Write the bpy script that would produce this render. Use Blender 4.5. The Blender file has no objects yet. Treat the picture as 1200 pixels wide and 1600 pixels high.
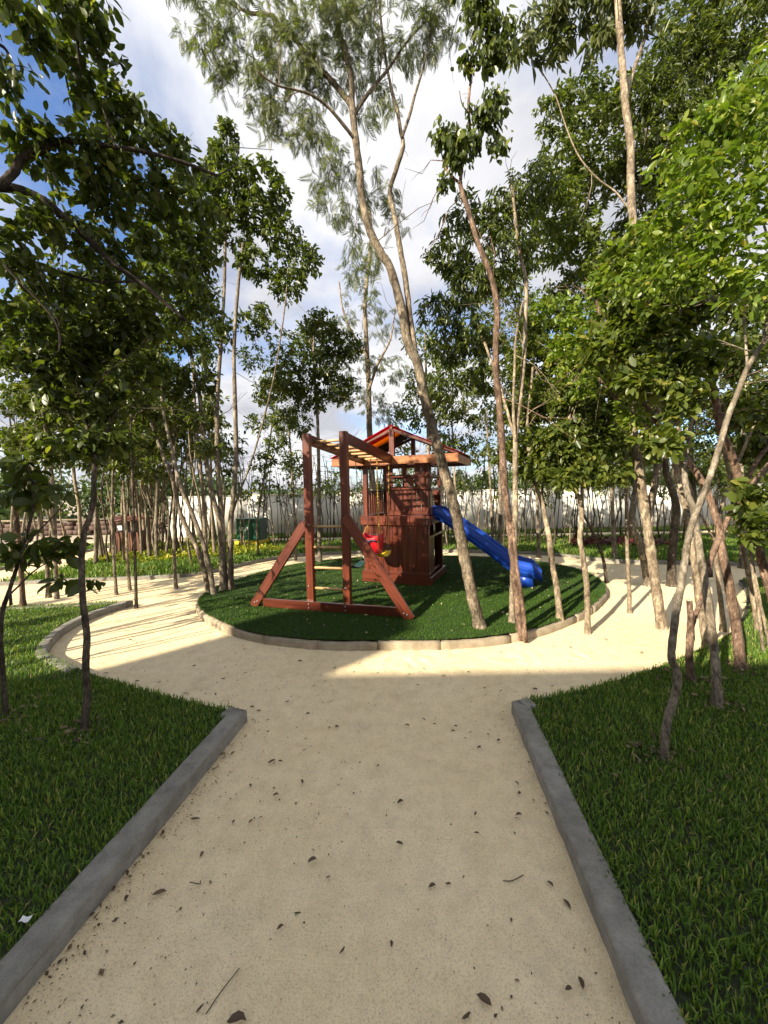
import bpy, bmesh, math, random
import numpy as np
from mathutils import Vector, Matrix

random.seed(7)
RNG = np.random.default_rng(11)
S = bpy.context.scene
C = S.collection
R = math.radians

# ------------------------------------------------------------------ camera
H = 1.65                      # eye height, metres
FPX = 603.0                   # focal length in pixels of a 1200 x 1600 frame
TH = math.atan(35 / FPX)      # tilt down
RO = R(1.1)                   # slight roll of the hand-held phone
cam_d = bpy.data.cameras.new('camera')
cam = bpy.data.objects.new('camera', cam_d)
C.objects.link(cam)
cam_d.sensor_fit = 'VERTICAL'
cam_d.sensor_height = 36.0
cam_d.sensor_width = 27.0
cam_d.lens = 36.0 * FPX / 1600.0
cam_d.clip_start = 0.05
cam_d.clip_end = 900
cam.matrix_world = (Matrix.Translation((0, 0, H)) @ Matrix.Rotation(math.pi / 2 - TH, 4, 'X') @ Matrix.Rotation(-RO, 4, 'Z'))
S.camera = cam

# ------------------------------------------------------------------ sky, sun, exposure
SUN_EL = R(30)
SUN_AZ = R(43)                # shadows run this way from +X on the ground
sun_travel = Vector((math.cos(SUN_EL) * math.cos(SUN_AZ), math.cos(SUN_EL) * math.sin(SUN_AZ), -math.sin(SUN_EL)))
world = bpy.data.worlds.new('World')
S.world = world
world.use_nodes = True
nt = world.node_tree
nt.nodes.clear()


def nd(t, kind, **kw):
    n = t.nodes.new(kind)
    for k, v in kw.items():
        setattr(n, k, v)
    return n


def lk(t, a, b):
    t.links.new(a, b)


def ramp(t, fac, stops, interp='LINEAR'):
    r = nd(t, 'ShaderNodeValToRGB')
    r.color_ramp.interpolation = interp
    e = r.color_ramp.elements
    while len(e) > 1:
        e.remove(e[0])
    e[0].position = stops[0][0]
    e[0].color = (*stops[0][1], 1)
    for p, c in stops[1:]:
        x = e.new(p)
        x.color = (*c, 1)
    if fac is not None:
        lk(t, fac, r.inputs['Fac'])
    return r


sky = nd(nt, 'ShaderNodeTexSky', sky_type='NISHITA', sun_disc=False)
sky.sun_elevation = SUN_EL
sky.sun_rotation = math.atan2(-math.cos(SUN_AZ), -math.sin(SUN_AZ))
sky.air_density = 1.0
sky.dust_density = 0.6
sky.ozone_density = 1.5
tc = nd(nt, 'ShaderNodeTexCoord')
sep = nd(nt, 'ShaderNodeSeparateXYZ')
lk(nt, tc.outputs['Generated'], sep.inputs[0])
zz = nd(nt, 'ShaderNodeMath', operation='ADD')
lk(nt, sep.outputs['Z'], zz.inputs[0])
zz.inputs[1].default_value = 0.22
zm = nd(nt, 'ShaderNodeMath', operation='MAXIMUM')
lk(nt, zz.outputs[0], zm.inputs[0])
zm.inputs[1].default_value = 0.12
dx = nd(nt, 'ShaderNodeMath', operation='DIVIDE')
dy = nd(nt, 'ShaderNodeMath', operation='DIVIDE')
lk(nt, sep.outputs['X'], dx.inputs[0]); lk(nt, zm.outputs[0], dx.inputs[1])
lk(nt, sep.outputs['Y'], dy.inputs[0]); lk(nt, zm.outputs[0], dy.inputs[1])
cmb = nd(nt, 'ShaderNodeCombineXYZ')
lk(nt, dx.outputs[0], cmb.inputs[0]); lk(nt, dy.outputs[0], cmb.inputs[1])
CLOUD_OFF = (-1.46, -3.80, -8.35)
mp = nd(nt, 'ShaderNodeMapping')
mp.inputs['Location'].default_value = CLOUD_OFF
mp.inputs['Scale'].default_value = (-1, 1, 1)
lk(nt, cmb.outputs[0], mp.inputs['Vector'])
n1 = nd(nt, 'ShaderNodeTexNoise')
n1.inputs['Scale'].default_value = 0.95
n1.inputs['Detail'].default_value = 9
n1.inputs['Roughness'].default_value = 0.55
n1.inputs['Distortion'].default_value = 0.3
lk(nt, mp.outputs[0], n1.inputs['Vector'])
cmask = ramp(nt, n1.outputs['Fac'], [(0.35, (0, 0, 0)), (0.445, (0.55, 0.55, 0.55)), (0.525, (1, 1, 1))])
n2 = nd(nt, 'ShaderNodeTexNoise')
n2.inputs['Scale'].default_value = 1.1
n2.inputs['Detail'].default_value = 6
lk(nt, mp.outputs[0], n2.inputs['Vector'])
ccol = ramp(nt, n2.outputs['Fac'], [(0.40, (1.15, 1.17, 1.28)), (0.49, (1.66, 1.66, 1.72)), (0.60, (2.08, 2.06, 2.05))])
cmix = nd(nt, 'ShaderNodeMix', data_type='RGBA')
lk(nt, cmask.outputs[0], cmix.inputs['Factor'])
skd = nd(nt, 'ShaderNodeMix', data_type='RGBA', blend_type='MULTIPLY')
skd.inputs['Factor'].default_value = 1.0
skd.inputs['B'].default_value = (0.30, 0.35, 0.44, 1)
lk(nt, sky.outputs[0], skd.inputs['A'])
lk(nt, skd.outputs['Result'], cmix.inputs['A'])
lk(nt, ccol.outputs[0], cmix.inputs['B'])
bg = nd(nt, 'ShaderNodeBackground')
bg.inputs['Strength'].default_value = 0.10
wo = nd(nt, 'ShaderNodeOutputWorld')
lk(nt, cmix.outputs['Result'], bg.inputs[0])
lk(nt, bg.outputs[0], wo.inputs[0])

sun_d = bpy.data.lights.new('sun', 'SUN')
sun_d.energy = 2.0
sun_d.angle = R(0.5)
sun_d.color = (1.0, 0.885, 0.70)
sun = bpy.data.objects.new('sun', sun_d)
C.objects.link(sun)
sun.rotation_euler = sun_travel.to_track_quat('-Z', 'Y').to_euler()
sun.location = (-10, -10, 12)

vs = S.view_settings
vs.view_transform = 'Standard'
vs.look = 'None'
vs.exposure = 2.5
vs.gamma = 1.0
vs.use_curve_mapping = False
S.cycles.max_bounces = 8
S.cycles.diffuse_bounces = 4
S.cycles.transparent_max_bounces = 8
S.cycles.use_denoising = True

# ------------------------------------------------------------------ surveying helpers: photo pixel -> real place
cT, sT, cR, sR = math.cos(TH), math.sin(TH), math.cos(RO), math.sin(RO)


def ray(px, py):
    a = (px - 600) / FPX
    b = -(py - 800) / FPX
    x = a * cR + b * sR
    z = -a * sR + b * cR
    d = np.array([x, cT + z * sT, -sT + z * cT])
    return d / d[1]


def G(px, py, z=0.0):
    d = ray(px, py)
    return np.array([0, 0, H]) + d * ((z - H) / d[2])


def D(px, py, Y):
    return np.array([0, 0, H]) + ray(px, py) * Y


# ------------------------------------------------------------------ object helpers
WM = {}


def tag(o, label=None, cat=None, group=None, kind=None):
    if label: o['label'] = label
    if cat: o['category'] = cat
    if group: o['group'] = group
    if kind: o['kind'] = kind
    return o


def place(o, M, parent=None):
    C.objects.link(o)
    WM[o.name] = M.copy()
    if parent is not None:
        o.parent = parent
        o.matrix_basis = WM[parent.name].inverted() @ M
    else:
        o.matrix_basis = M
    return o


def empty(name, loc, rz=0):
    o = bpy.data.objects.new(name, None)
    o.empty_display_size = 0.1
    return place(o, Matrix.Translation(Vector(loc)) @ Matrix.Rotation(rz, 4, 'Z'))


def mesh_np(name, V, quads=None, tris=None, mat=None, smooth=False):
    me = bpy.data.meshes.new(name)
    V = np.asarray(V, dtype=np.float32)
    nq = 0 if quads is None else len(quads)
    ntr = 0 if tris is None else len(tris)
    me.vertices.add(len(V))
    me.vertices.foreach_set('co', V.ravel())
    loops = []
    if nq: loops.append(np.asarray(quads, dtype=np.int32).ravel())
    if ntr: loops.append(np.asarray(tris, dtype=np.int32).ravel())
    L = np.concatenate(loops)
    me.loops.add(len(L))
    me.loops.foreach_set('vertex_index', L)
    me.polygons.add(nq + ntr)
    st = np.concatenate([np.arange(nq) * 4, nq * 4 + np.arange(ntr) * 3]).astype(np.int32)
    me.polygons.foreach_set('loop_start', st)
    if smooth:
        me.polygons.foreach_set('use_smooth', np.ones(nq + ntr, dtype=bool))
    if mat: me.materials.append(mat)
    me.update(calc_edges=True)
    return me


def obj_np(name, V, quads=None, tris=None, mat=None, smooth=False, parent=None, origin=None):
    V = np.asarray(V, dtype=np.float64)
    if origin is None:
        origin = np.zeros(3) if parent is None else np.array(WM[parent.name].translation)
    me = mesh_np(name, V - np.asarray(origin), quads, tris, mat, smooth)
    o = bpy.data.objects.new(name, me)
    return place(o, Matrix.Translation(Vector(origin)), parent)


class MB:
    """collects simple shapes into one mesh"""
    def __init__(s):
        s.v = []; s.q = []; s.t = []; s.n = 0

    def add(s, V, quads=(), tris=()):
        V = np.asarray(V, float)
        if len(quads): s.q.append(np.asarray(quads) + s.n)
        if len(tris): s.t.append(np.asarray(tris) + s.n)
        s.v.append(V); s.n += len(V)

    def box(s, x0, x1, y0, y1, z0, z1):
        V = [(x, y, z) for z in (z0, z1) for y in (y0, y1) for x in (x0, x1)]
        s.add(V, [(0, 2, 3, 1), (4, 5, 7, 6), (0, 1, 5, 4), (2, 6, 7, 3), (0, 4, 6, 2), (1, 3, 7, 5)])

    def tube(s, P, r, k=8, cap=True):
        V, q, t = tube_np(P, r, k, cap)
        s.add(V, q, t)

    def build(s, name, mat, parent=None, smooth=False, origin=None):
        return obj_np(name, np.concatenate(s.v), np.concatenate(s.q) if s.q else None,
                      np.concatenate(s.t) if s.t else None, mat, smooth, parent, origin)


def tube_np(P, r, k=8, cap=True, jitter=0.0):
    P = np.asarray(P, float)
    n = len(P)
    r = np.broadcast_to(np.asarray(r, float), (n,)).copy()
    T = np.gradient(P, axis=0)
    T /= np.linalg.norm(T, axis=1)[:, None] + 1e-9
    ref = np.array([0.0, 1.0, 0.0]) if abs(T[0][1]) < 0.9 else np.array([1.0, 0, 0])
    U = np.zeros_like(P); W = np.zeros_like(P)
    u = ref - T[0] * (ref @ T[0]); u /= np.linalg.norm(u)
    for i in range(n):
        u = u - T[i] * (u @ T[i]); u /= np.linalg.norm(u) + 1e-9
        U[i] = u; W[i] = np.cross(T[i], u)
    a = np.arange(k) * 2 * np.pi / k
    rr = r[:, None] * np.ones(k)
    if jitter:
        rr = rr * (1 + RNG.normal(0, jitter, (n, k)))
    V = P[:, None, :] + rr[:, :, None] * (np.cos(a)[None, :, None] * U[:, None, :] + np.sin(a)[None, :, None] * W[:, None, :])
    V = V.reshape(-1, 3)
    i = np.arange(n - 1)[:, None] * k
    j = np.arange(k)[None, :]
    j2 = (j + 1) % k
    q = np.stack([i + j, i + j2, i + k + j2, i + k + j], -1).reshape(-1, 4)
    t = np.zeros((0, 3), int)
    if cap:
        V = np.concatenate([V, P[:1], P[-1:]])
        jj = np.arange(k)
        t = np.concatenate([np.stack([(jj + 1) % k, jj, np.full(k, n * k)], -1),
                            np.stack([(n - 1) * k + jj, (n - 1) * k + (jj + 1) % k, np.full(k, n * k + 1)], -1)])
    return V, q, t


def spline(P, m=12, closed=False):
    P = np.asarray(P, float)
    n = len(P)
    out = []
    rng = n if closed else n - 1
    for i in range(rng):
        if closed:
            p0, p1, p2, p3 = P[(i - 1) % n], P[i], P[(i + 1) % n], P[(i + 2) % n]
        else:
            p1, p2 = P[i], P[i + 1]
            p0 = P[i - 1] if i > 0 else 2 * p1 - p2
            p3 = P[i + 2] if i + 2 < n else 2 * p2 - p1
        t = np.linspace(0, 1, m, endpoint=False)[:, None]
        out.append(0.5 * (2 * p1 + (p2 - p0) * t + (2 * p0 - 5 * p1 + 4 * p2 - p3) * t ** 2 + (3 * p1 - p0 - 3 * p2 + p3) * t ** 3))
    if not closed: out.append(P[-1:])
    return np.concatenate(out)


def inside(pts, poly):
    x, y = pts[:, 0], pts[:, 1]
    poly = np.asarray(poly)
    c = np.zeros(len(pts), bool)
    n = len(poly)
    for i in range(n):
        x1, y1 = poly[i][:2]; x2, y2 = poly[(i + 1) % n][:2]
        if y1 == y2: continue
        cond = ((y1 > y) != (y2 > y)) & (x < (x2 - x1) * (y - y1) / (y2 - y1) + x1)
        c ^= cond
    return c


# ------------------------------------------------------------------ materials
def newmat(name):
    m = bpy.data.materials.new(name)
    m.use_nodes = True
    t = m.node_tree
    b = t.nodes['Principled BSDF']
    return m, t, b


def noise(t, vec, scale, detail=6, rough=0.55, dist=0.0):
    n = nd(t, 'ShaderNodeTexNoise')
    n.inputs['Scale'].default_value = scale
    n.inputs['Detail'].default_value = detail
    n.inputs['Roughness'].default_value = rough
    n.inputs['Distortion'].default_value = dist
    if vec is not None: lk(t, vec, n.inputs['Vector'])
    return n


def bump(t, b, h, strength, dist):
    n = nd(t, 'ShaderNodeBump')
    n.inputs['Strength'].default_value = strength
    n.inputs['Distance'].default_value = dist
    lk(t, h, n.inputs['Height'])
    lk(t, n.outputs[0], b.inputs['Normal'])
    return n


def mixc(t, fac, a, bb, mode='MIX'):
    m = nd(t, 'ShaderNodeMix', data_type='RGBA', blend_type=mode)
    if isinstance(fac, (int, float)): m.inputs['Factor'].default_value = fac
    else: lk(t, fac, m.inputs['Factor'])
    for key, v in (('A', a), ('B', bb)):
        if isinstance(v, tuple): m.inputs[key].default_value = (*v, 1)
        else: lk(t, v, m.inputs[key])
    return m.outputs['Result']


def objvec(t, scale=(1, 1, 1), kind='Object'):
    c = nd(t, 'ShaderNodeTexCoord')
    m = nd(t, 'ShaderNodeMapping')
    m.inputs['Scale'].default_value = scale
    lk(t, c.outputs[kind], m.inputs['Vector'])
    return m.outputs[0]


def mat_sand():
    m, t, b = newmat('sand')
    v = objvec(t)
    big = noise(t, v, 0.9, 5, 0.6)
    mid = noise(t, v, 9, 6, 0.65)
    fine = noise(t, v, 160, 4, 0.7)
    c1 = ramp(t, big.outputs['Fac'], [(0.3, (0.86, 0.695, 0.425)), (0.7, (0.93, 0.775, 0.505))])
    c2 = ramp(t, mid.outputs['Fac'], [(0.30, (0.84, 0.82, 0.79)), (0.6, (1, 1, 1))])
    c = mixc(t, 0.8, c1.outputs[0], c2.outputs[0], 'MULTIPLY')
    c3 = ramp(t, fine.outputs['Fac'], [(0.32, (0.62, 0.58, 0.52)), (0.5, (1, 1, 1)), (0.75, (1.08, 1.07, 1.05))])
    c = mixc(t, 0.85, c, c3.outputs[0], 'MULTIPLY')
    # specks of dark organic grit, gathered in drifts
    vo = nd(t, 'ShaderNodeTexVoronoi')
    vo.inputs['Scale'].default_value = 70
    lk(t, v, vo.inputs['Vector'])
    sp = ramp(t, vo.outputs['Distance'], [(0.10, (1, 1, 1)), (0.2, (0, 0, 0))])
    dr = noise(t, v, 1.7, 5, 0.65)
    drm = ramp(t, dr.outputs['Fac'], [(0.50, (0, 0, 0)), (0.68, (1, 1, 1))])
    cell = ramp(t, None, [(0.45, (0, 0, 0)), (0.55, (1, 1, 1))])
    sepc = nd(t, 'ShaderNodeSeparateColor')
    lk(t, vo.outputs['Color'], sepc.inputs[0])
    lk(t, sepc.outputs[0], cell.inputs['Fac'])
    ml = nd(t, 'ShaderNodeMath', operation='MULTIPLY'); lk(t, sp.outputs[0], ml.inputs[0]); lk(t, cell.outputs[0], ml.inputs[1])
    ml2 = nd(t, 'ShaderNodeMath', operation='MULTIPLY_ADD'); lk(t, drm.outputs[0], ml2.inputs[0]); ml2.inputs[1].default_value = 0.8; ml2.inputs[2].default_value = 0.07
    ml3 = nd(t, 'ShaderNodeMath', operation='MULTIPLY'); lk(t, ml.outputs[0], ml3.inputs[0]); lk(t, ml2.outputs[0], ml3.inputs[1])
    c = mixc(t, ml3.outputs[0], c, (0.13, 0.09, 0.055))
    st = noise(t, v, 2.6, 6, 0.7)
    stm = ramp(t, st.outputs['Fac'], [(0.55, (0, 0, 0)), (0.75, (0.30, 0.30, 0.30))])
    c = mixc(t, stm.outputs[0], c, (0.34, 0.265, 0.18))
    lk(t, c, b.inputs['Base Color'])
    b.inputs['Roughness'].default_value = 0.95
    b.inputs['Specular IOR Level'].default_value = 0.15
    ad = nd(t, 'ShaderNodeMath', operation='MULTIPLY_ADD')
    lk(t, mid.outputs['Fac'], ad.inputs[0]); ad.inputs[1].default_value = 3.0; lk(t, fine.outputs['Fac'], ad.inputs[2])
    bump(t, b, ad.outputs[0], 0.8, 0.006)
    return m


def mat_concrete(name, lo, hi, scale=14):
    m, t, b = newmat(name)
    v = objvec(t)
    a = noise(t, v, scale, 7, 0.65)
    f = noise(t, v, 120, 4, 0.7)
    g = noise(t, v, 2.5, 5, 0.6)
    c = ramp(t, a.outputs['Fac'], [(0.3, lo), (0.7, hi)])
    c2 = ramp(t, g.outputs['Fac'], [(0.35, (0.62, 0.60, 0.56)), (0.6, (1, 1, 1))])
    c3 = ramp(t, f.outputs['Fac'], [(0.3, (0.7, 0.7, 0.7)), (0.55, (1, 1, 1))])
    x = mixc(t, 0.8, c.outputs[0], c2.outputs[0], 'MULTIPLY')
    x = mixc(t, 0.7, x, c3.outputs[0], 'MULTIPLY')
    lk(t, x, b.inputs['Base Color'])
    b.inputs['Roughness'].default_value = 0.88
    ad = nd(t, 'ShaderNodeMath', operation='ADD'); lk(t, a.outputs['Fac'], ad.inputs[0]); lk(t, f.outputs['Fac'], ad.inputs[1])
    bump(t, b, ad.outputs[0], 0.55, 0.006)
    return m


def mat_soil(name, lo, hi):
    m, t, b = newmat(name)
    v = objvec(t)
    a = noise(t, v, 3, 6, 0.6)
    f = noise(t, v, 45, 4, 0.7)
    c = ramp(t, a.outputs['Fac'], [(0.3, lo), (0.7, hi)])
    c3 = ramp(t, f.outputs['Fac'], [(0.3, (0.45, 0.45, 0.45)), (0.6, (1, 1, 1))])
    lk(t, mixc(t, 0.9, c.outputs[0], c3.outputs[0], 'MULTIPLY'), b.inputs['Base Color'])
    b.inputs['Roughness'].default_value = 1.0
    bump(t, b, f.outputs['Fac'], 0.8, 0.01)
    return m


def mat_leaf(name, stops, trans=0.3, rough=0.42, tcol=None, spec=0.5):
    m, t, b = newmat(name)
    g = nd(t, 'ShaderNodeNewGeometry')
    oi = nd(t, 'ShaderNodeObjectInfo')
    ad = nd(t, 'ShaderNodeMath', operation='ADD')
    lk(t, g.outputs['Random Per Island'], ad.inputs[0])
    mm = nd(t, 'ShaderNodeMath', operation='MULTIPLY'); lk(t, oi.outputs['Random'], mm.inputs[0]); mm.inputs[1].default_value = 0.25
    lk(t, mm.outputs[0], ad.inputs[1])
    fr = nd(t, 'ShaderNodeMath', operation='FRACT'); lk(t, ad.outputs[0], fr.inputs[0])
    c = ramp(t, fr.outputs[0], stops)
    lk(t, c.outputs[0], b.inputs['Base Color'])
    b.inputs['Roughness'].default_value = rough
    b.inputs['Specular IOR Level'].default_value = spec
    tr = nd(t, 'ShaderNodeBsdfTranslucent')
    tx = mixc(t, 1.0, c.outputs[0], tcol or (1.35, 1.5, 0.5), 'MULTIPLY')
    lk(t, tx, tr.inputs['Color'])
    mx = nd(t, 'ShaderNodeMixShader')
    mx.inputs[0].default_value = trans
    lk(t, b.outputs[0], mx.inputs[1]); lk(t, tr.outputs[0], mx.inputs[2])
    out = [n for n in t.nodes if n.type == 'OUTPUT_MATERIAL'][0]
    lk(t, mx.outputs[0], out.inputs[0])
    return m


def mat_bark(name, lo, mid, hi, sc=1.0):
    m, t, b = newmat(name)
    v = objvec(t, (1, 1, 0.45))
    a = noise(t, v, 55 * sc, 6, 0.7)
    g = noise(t, v, 13 * sc, 6, 0.7, 0.8)
    w = noise(t, objvec(t, (1, 1, 1)), 3.2, 4, 0.6)
    f = noise(t, objvec(t, (1, 1, 0.6)), 170, 4, 0.7)
    c = ramp(t, a.outputs['Fac'], [(0.30, lo), (0.5, mid), (0.7, hi)])
    c2 = ramp(t, g.outputs['Fac'], [(0.38, (0.34, 0.32, 0.30)), (0.49, (0.85, 0.85, 0.85)), (0.55, (1.0, 1.0, 1.0)), (0.62, (1.7, 1.68, 1.62))])
    x = mixc(t, 0.9, c.outputs[0], c2.outputs[0], 'MULTIPLY')
    c4 = ramp(t, w.outputs['Fac'], [(0.35, (0.6, 0.56, 0.52)), (0.6, (1.1, 1.1, 1.1))])
    x = mixc(t, 0.8, x, c4.outputs[0], 'MULTIPLY')
    c3 = ramp(t, f.outputs['Fac'], [(0.32, (0.45, 0.43, 0.40)), (0.5, (1, 1, 1))])
    x = mixc(t, 0.6, x, c3.outputs[0], 'MULTIPLY')
    lk(t, x, b.inputs['Base Color'])
    b.inputs['Roughness'].default_value = 0.9
    b.inputs['Specular IOR Level'].default_value = 0.2
    ad = nd(t, 'ShaderNodeMath', operation='ADD'); lk(t, a.outputs['Fac'], ad.inputs[0]); lk(t, g.outputs['Fac'], ad.inputs[1])
    bump(t, b, ad.outputs[0], 0.9, 0.010)
    return m


def mat_wood(name, lo, hi, rough=0.38, grain=1.0, coat=0.25):
    m, t, b = newmat(name)
    oi = nd(t, 'ShaderNodeObjectInfo')
    cx = nd(t, 'ShaderNodeTexCoord')
    off = nd(t, 'ShaderNodeVectorMath', operation='ADD')
    sc = nd(t, 'ShaderNodeVectorMath', operation='SCALE')
    cb = nd(t, 'ShaderNodeCombineXYZ')
    for i in range(3): lk(t, oi.outputs['Random'], cb.inputs[i])
    lk(t, cb.outputs[0], sc.inputs[0]); sc.inputs['Scale'].default_value = 17
    lk(t, cx.outputs['Object'], off.inputs[0]); lk(t, sc.outputs[0], off.inputs[1])
    mpn = nd(t, 'ShaderNodeMapping'); mpn.inputs['Scale'].default_value = (1.6, 30, 30)
    lk(t, off.outputs[0], mpn.inputs['Vector'])
    a = noise(t, mpn.outputs[0], 1.0 * grain, 6, 0.6, 0.8)
    mp2 = nd(t, 'ShaderNodeMapping'); mp2.inputs['Scale'].default_value = (2.0, 7, 7)
    lk(t, off.outputs[0], mp2.inputs['Vector'])
    k = noise(t, mp2.outputs[0], 1.0, 3, 0.5)
    c = ramp(t, a.outputs['Fac'], [(0.3, lo), (0.7, hi)])
    kk = ramp(t, k.outputs['Fac'], [(0.3, (0.55, 0.5, 0.48)), (0.55, (1, 1, 1))])
    x = mixc(t, 0.8, c.outputs[0], kk.outputs[0], 'MULTIPLY')
    rr = ramp(t, oi.outputs['Random'], [(0, (0.75, 0.75, 0.75)), (1, (1.2, 1.2, 1.2))])
    x = mixc(t, 1.0, x, rr.outputs[0], 'MULTIPLY')
    lk(t, x, b.inputs['Base Color'])
    b.inputs['Roughness'].default_value = rough
    b.inputs['Coat Weight'].default_value = coat
    b.inputs['Coat Roughness'].default_value = 0.3
    bump(t, b, a.outputs['Fac'], 0.25, 0.003)
    return m


def mat_plain(name, col, rough=0.5, metal=0.0, var=0.15, spec=0.5):
    m, t, b = newmat(name)
    v = objvec(t)
    n = noise(t, v, 8, 5, 0.6)
    c = ramp(t, n.outputs['Fac'], [(0.3, tuple(x * (1 - var) for x in col)), (0.7, tuple(min(1, x * (1 + var)) for x in col))])
    lk(t, c.outputs[0], b.inputs['Base Color'])
    b.inputs['Roughness'].default_value = rough
    b.inputs['Metallic'].default_value = metal
    b.inputs['Specular IOR Level'].default_value = spec
    f = noise(t, v, 60, 3, 0.6)
    bump(t, b, f.outputs['Fac'], 0.12, 0.002)
    return m


def mat_wall():
    m, t, b = newmat('painted_wall')
    v = objvec(t)
    a = noise(t, v, 0.7, 5, 0.6)
    st = noise(t, objvec(t, (6, 6, 0.5)), 1.0, 5, 0.6)
    c = ramp(t, a.outputs['Fac'], [(0.3, (0.80, 0.77, 0.68)), (0.7, (0.86, 0.83, 0.74))])
    c2 = ramp(t, st.outputs['Fac'], [(0.3, (0.80, 0.78, 0.74)), (0.5, (1, 1, 1))])
    lk(t, mixc(t, 0.6, c.outputs[0], c2.outputs[0], 'MULTIPLY'), b.inputs['Base Color'])
    b.inputs['Roughness'].default_value = 0.85
    f = noise(t, v, 40, 4, 0.6)
    bump(t, b, f.outputs['Fac'], 0.2, 0.005)
    return m


M = {}
M['sand'] = mat_sand()
M['kerb'] = mat_concrete('kerb_concrete', (0.19, 0.178, 0.15), (0.33, 0.312, 0.265))
M['edging'] = mat_concrete('edging_stone', (0.27, 0.22, 0.15), (0.45, 0.375, 0.265), 9)
M['soil'] = mat_soil('lawn_soil', (0.018, 0.026, 0.010), (0.05, 0.06, 0.022))
M['turf_base'] = mat_soil('turf_backing', (0.014, 0.034, 0.007), (0.022, 0.055, 0.010))
M['dirt'] = mat_soil('pale_dirt', (0.42, 0.34, 0.24), (0.56, 0.47, 0.35))
M['wall'] = mat_wall()
M['grass'] = mat_leaf('grass_blade', [(0, (0.060, 0.115, 0.019)), (0.5, (0.115, 0.203, 0.030)), (0.9, (0.211, 0.311, 0.043)), (0.97, (0.506, 0.391, 0.138)), (1, (0.070, 0.161, 0.023))], 0.3, 0.55, (1.3, 1.5, 0.45), 0.3)
M['turf'] = mat_leaf('turf_fibre', [(0, (0.021, 0.055, 0.005)), (0.6, (0.041, 0.094, 0.008)), (1, (0.081, 0.144, 0.014))], 0.15, 0.6, None, 0.15)
M['leaf'] = mat_leaf('leaf_broad', [(0, (0.040, 0.060, 0.014)), (0.5, (0.075, 0.100, 0.020)), (0.9, (0.131, 0.163, 0.027)), (1, (0.225, 0.237, 0.044))], 0.42, 0.38)
M['leaf_bright'] = mat_leaf('leaf_bright', [(0, (0.078, 0.132, 0.016)), (0.5, (0.150, 0.216, 0.026)), (0.9, (0.240, 0.300, 0.041)), (1, (0.360, 0.324, 0.054))], 0.45, 0.38)
M['leaf_mid'] = mat_leaf('leaf_mid', [(0, (0.053, 0.080, 0.016)), (0.5, (0.105, 0.140, 0.025)), (0.9, (0.175, 0.206, 0.035)), (1, (0.288, 0.263, 0.056))], 0.45, 0.38)
M['leaf_feather'] = mat_leaf('leaf_feather', [(0, (0.062, 0.078, 0.028)), (0.5, (0.105, 0.125, 0.042)), (1, (0.17, 0.185, 0.065))], 0.42, 0.45)
M['leaf_yellow'] = mat_leaf('leaf_yellow', [(0, (0.16, 0.22, 0.02)), (0.6, (0.32, 0.34, 0.03)), (1, (0.5, 0.42, 0.03))], 0.3, 0.45)
M['leaf_red'] = mat_leaf('leaf_red', [(0, (0.07, 0.014, 0.014)), (0.6, (0.13, 0.022, 0.022)), (1, (0.05, 0.05, 0.015))], 0.25, 0.4, (1.4, 0.6, 0.5))
M['dead'] = mat_leaf('dead_leaf', [(0, (0.05, 0.032, 0.018)), (0.45, (0.11, 0.07, 0.036)), (0.75, (0.20, 0.135, 0.07)), (1, (0.20, 0.18, 0.08))], 0.1, 0.6, (1.2, 0.8, 0.4))
M['far_leaf'] = mat_leaf('far_leaf', [(0, (0.024, 0.050, 0.014)), (0.5, (0.054, 0.094, 0.024)), (1, (0.102, 0.144, 0.036))], 0.25, 0.5)
M['bark'] = mat_bark('bark_grey', (0.10, 0.083, 0.062), (0.225, 0.19, 0.14), (0.40, 0.345, 0.265))
M['bark_pale'] = mat_bark('bark_pale', (0.14, 0.11, 0.078), (0.30, 0.242, 0.17), (0.48, 0.405, 0.30))
M['bark_red'] = mat_bark('bark_red', (0.09, 0.058, 0.041), (0.185, 0.122, 0.086), (0.36, 0.26, 0.19))
M['bark_mottled'] = mat_bark('bark_mottled', (0.075, 0.06, 0.043), (0.185, 0.15, 0.105), (0.37, 0.315, 0.235), 0.9)
M['bark_black'] = mat_bark('bark_black', (0.02, 0.016, 0.012), (0.05, 0.04, 0.03), (0.09, 0.075, 0.055))
M['bark_dark'] = mat_bark('bark_dark', (0.045, 0.036, 0.028), (0.105, 0.085, 0.062), (0.19, 0.155, 0.115))
M['cutwood'] = mat_plain('cut_wood', (0.55, 0.42, 0.27), 0.8)
M['wood'] = mat_wood('stained_timber', (0.062, 0.0115, 0.006), (0.18, 0.040, 0.016), 0.33, 1.0, 0.45)
M['wood_sunlit'] = mat_wood('stained_timber_sunlit', (0.34, 0.105, 0.034), (0.58, 0.235, 0.080))  # light-coloured timber, with the orange of direct sun put into its colour
M['pine'] = mat_wood('natural_pine', (0.40, 0.25, 0.10), (0.58, 0.40, 0.19), 0.5, 1.0, 0.1)
M['binwood'] = mat_wood('bin_timber', (0.10, 0.035, 0.018), (0.20, 0.085, 0.045), 0.6, 1.0, 0.0)
M['blue'] = mat_plain('blue_plastic', (0.011, 0.062, 0.40), 0.34, 0, 0.12)
M['red'] = mat_plain('red_plastic', (0.55, 0.012, 0.022), 0.35, 0, 0.08)
M['yellow'] = mat_plain('yellow_plastic', (0.70, 0.52, 0.015), 0.4, 0, 0.08)
M['teal'] = mat_plain('teal_plastic', (0.03, 0.15, 0.16), 0.4, 0, 0.1)
M['darkgreen'] = mat_plain('dark_green_plastic', (0.01, 0.04, 0.035), 0.4, 0, 0.1)
M['navy'] = mat_plain('navy_plastic', (0.015, 0.03, 0.06), 0.4, 0, 0.1)
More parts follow.
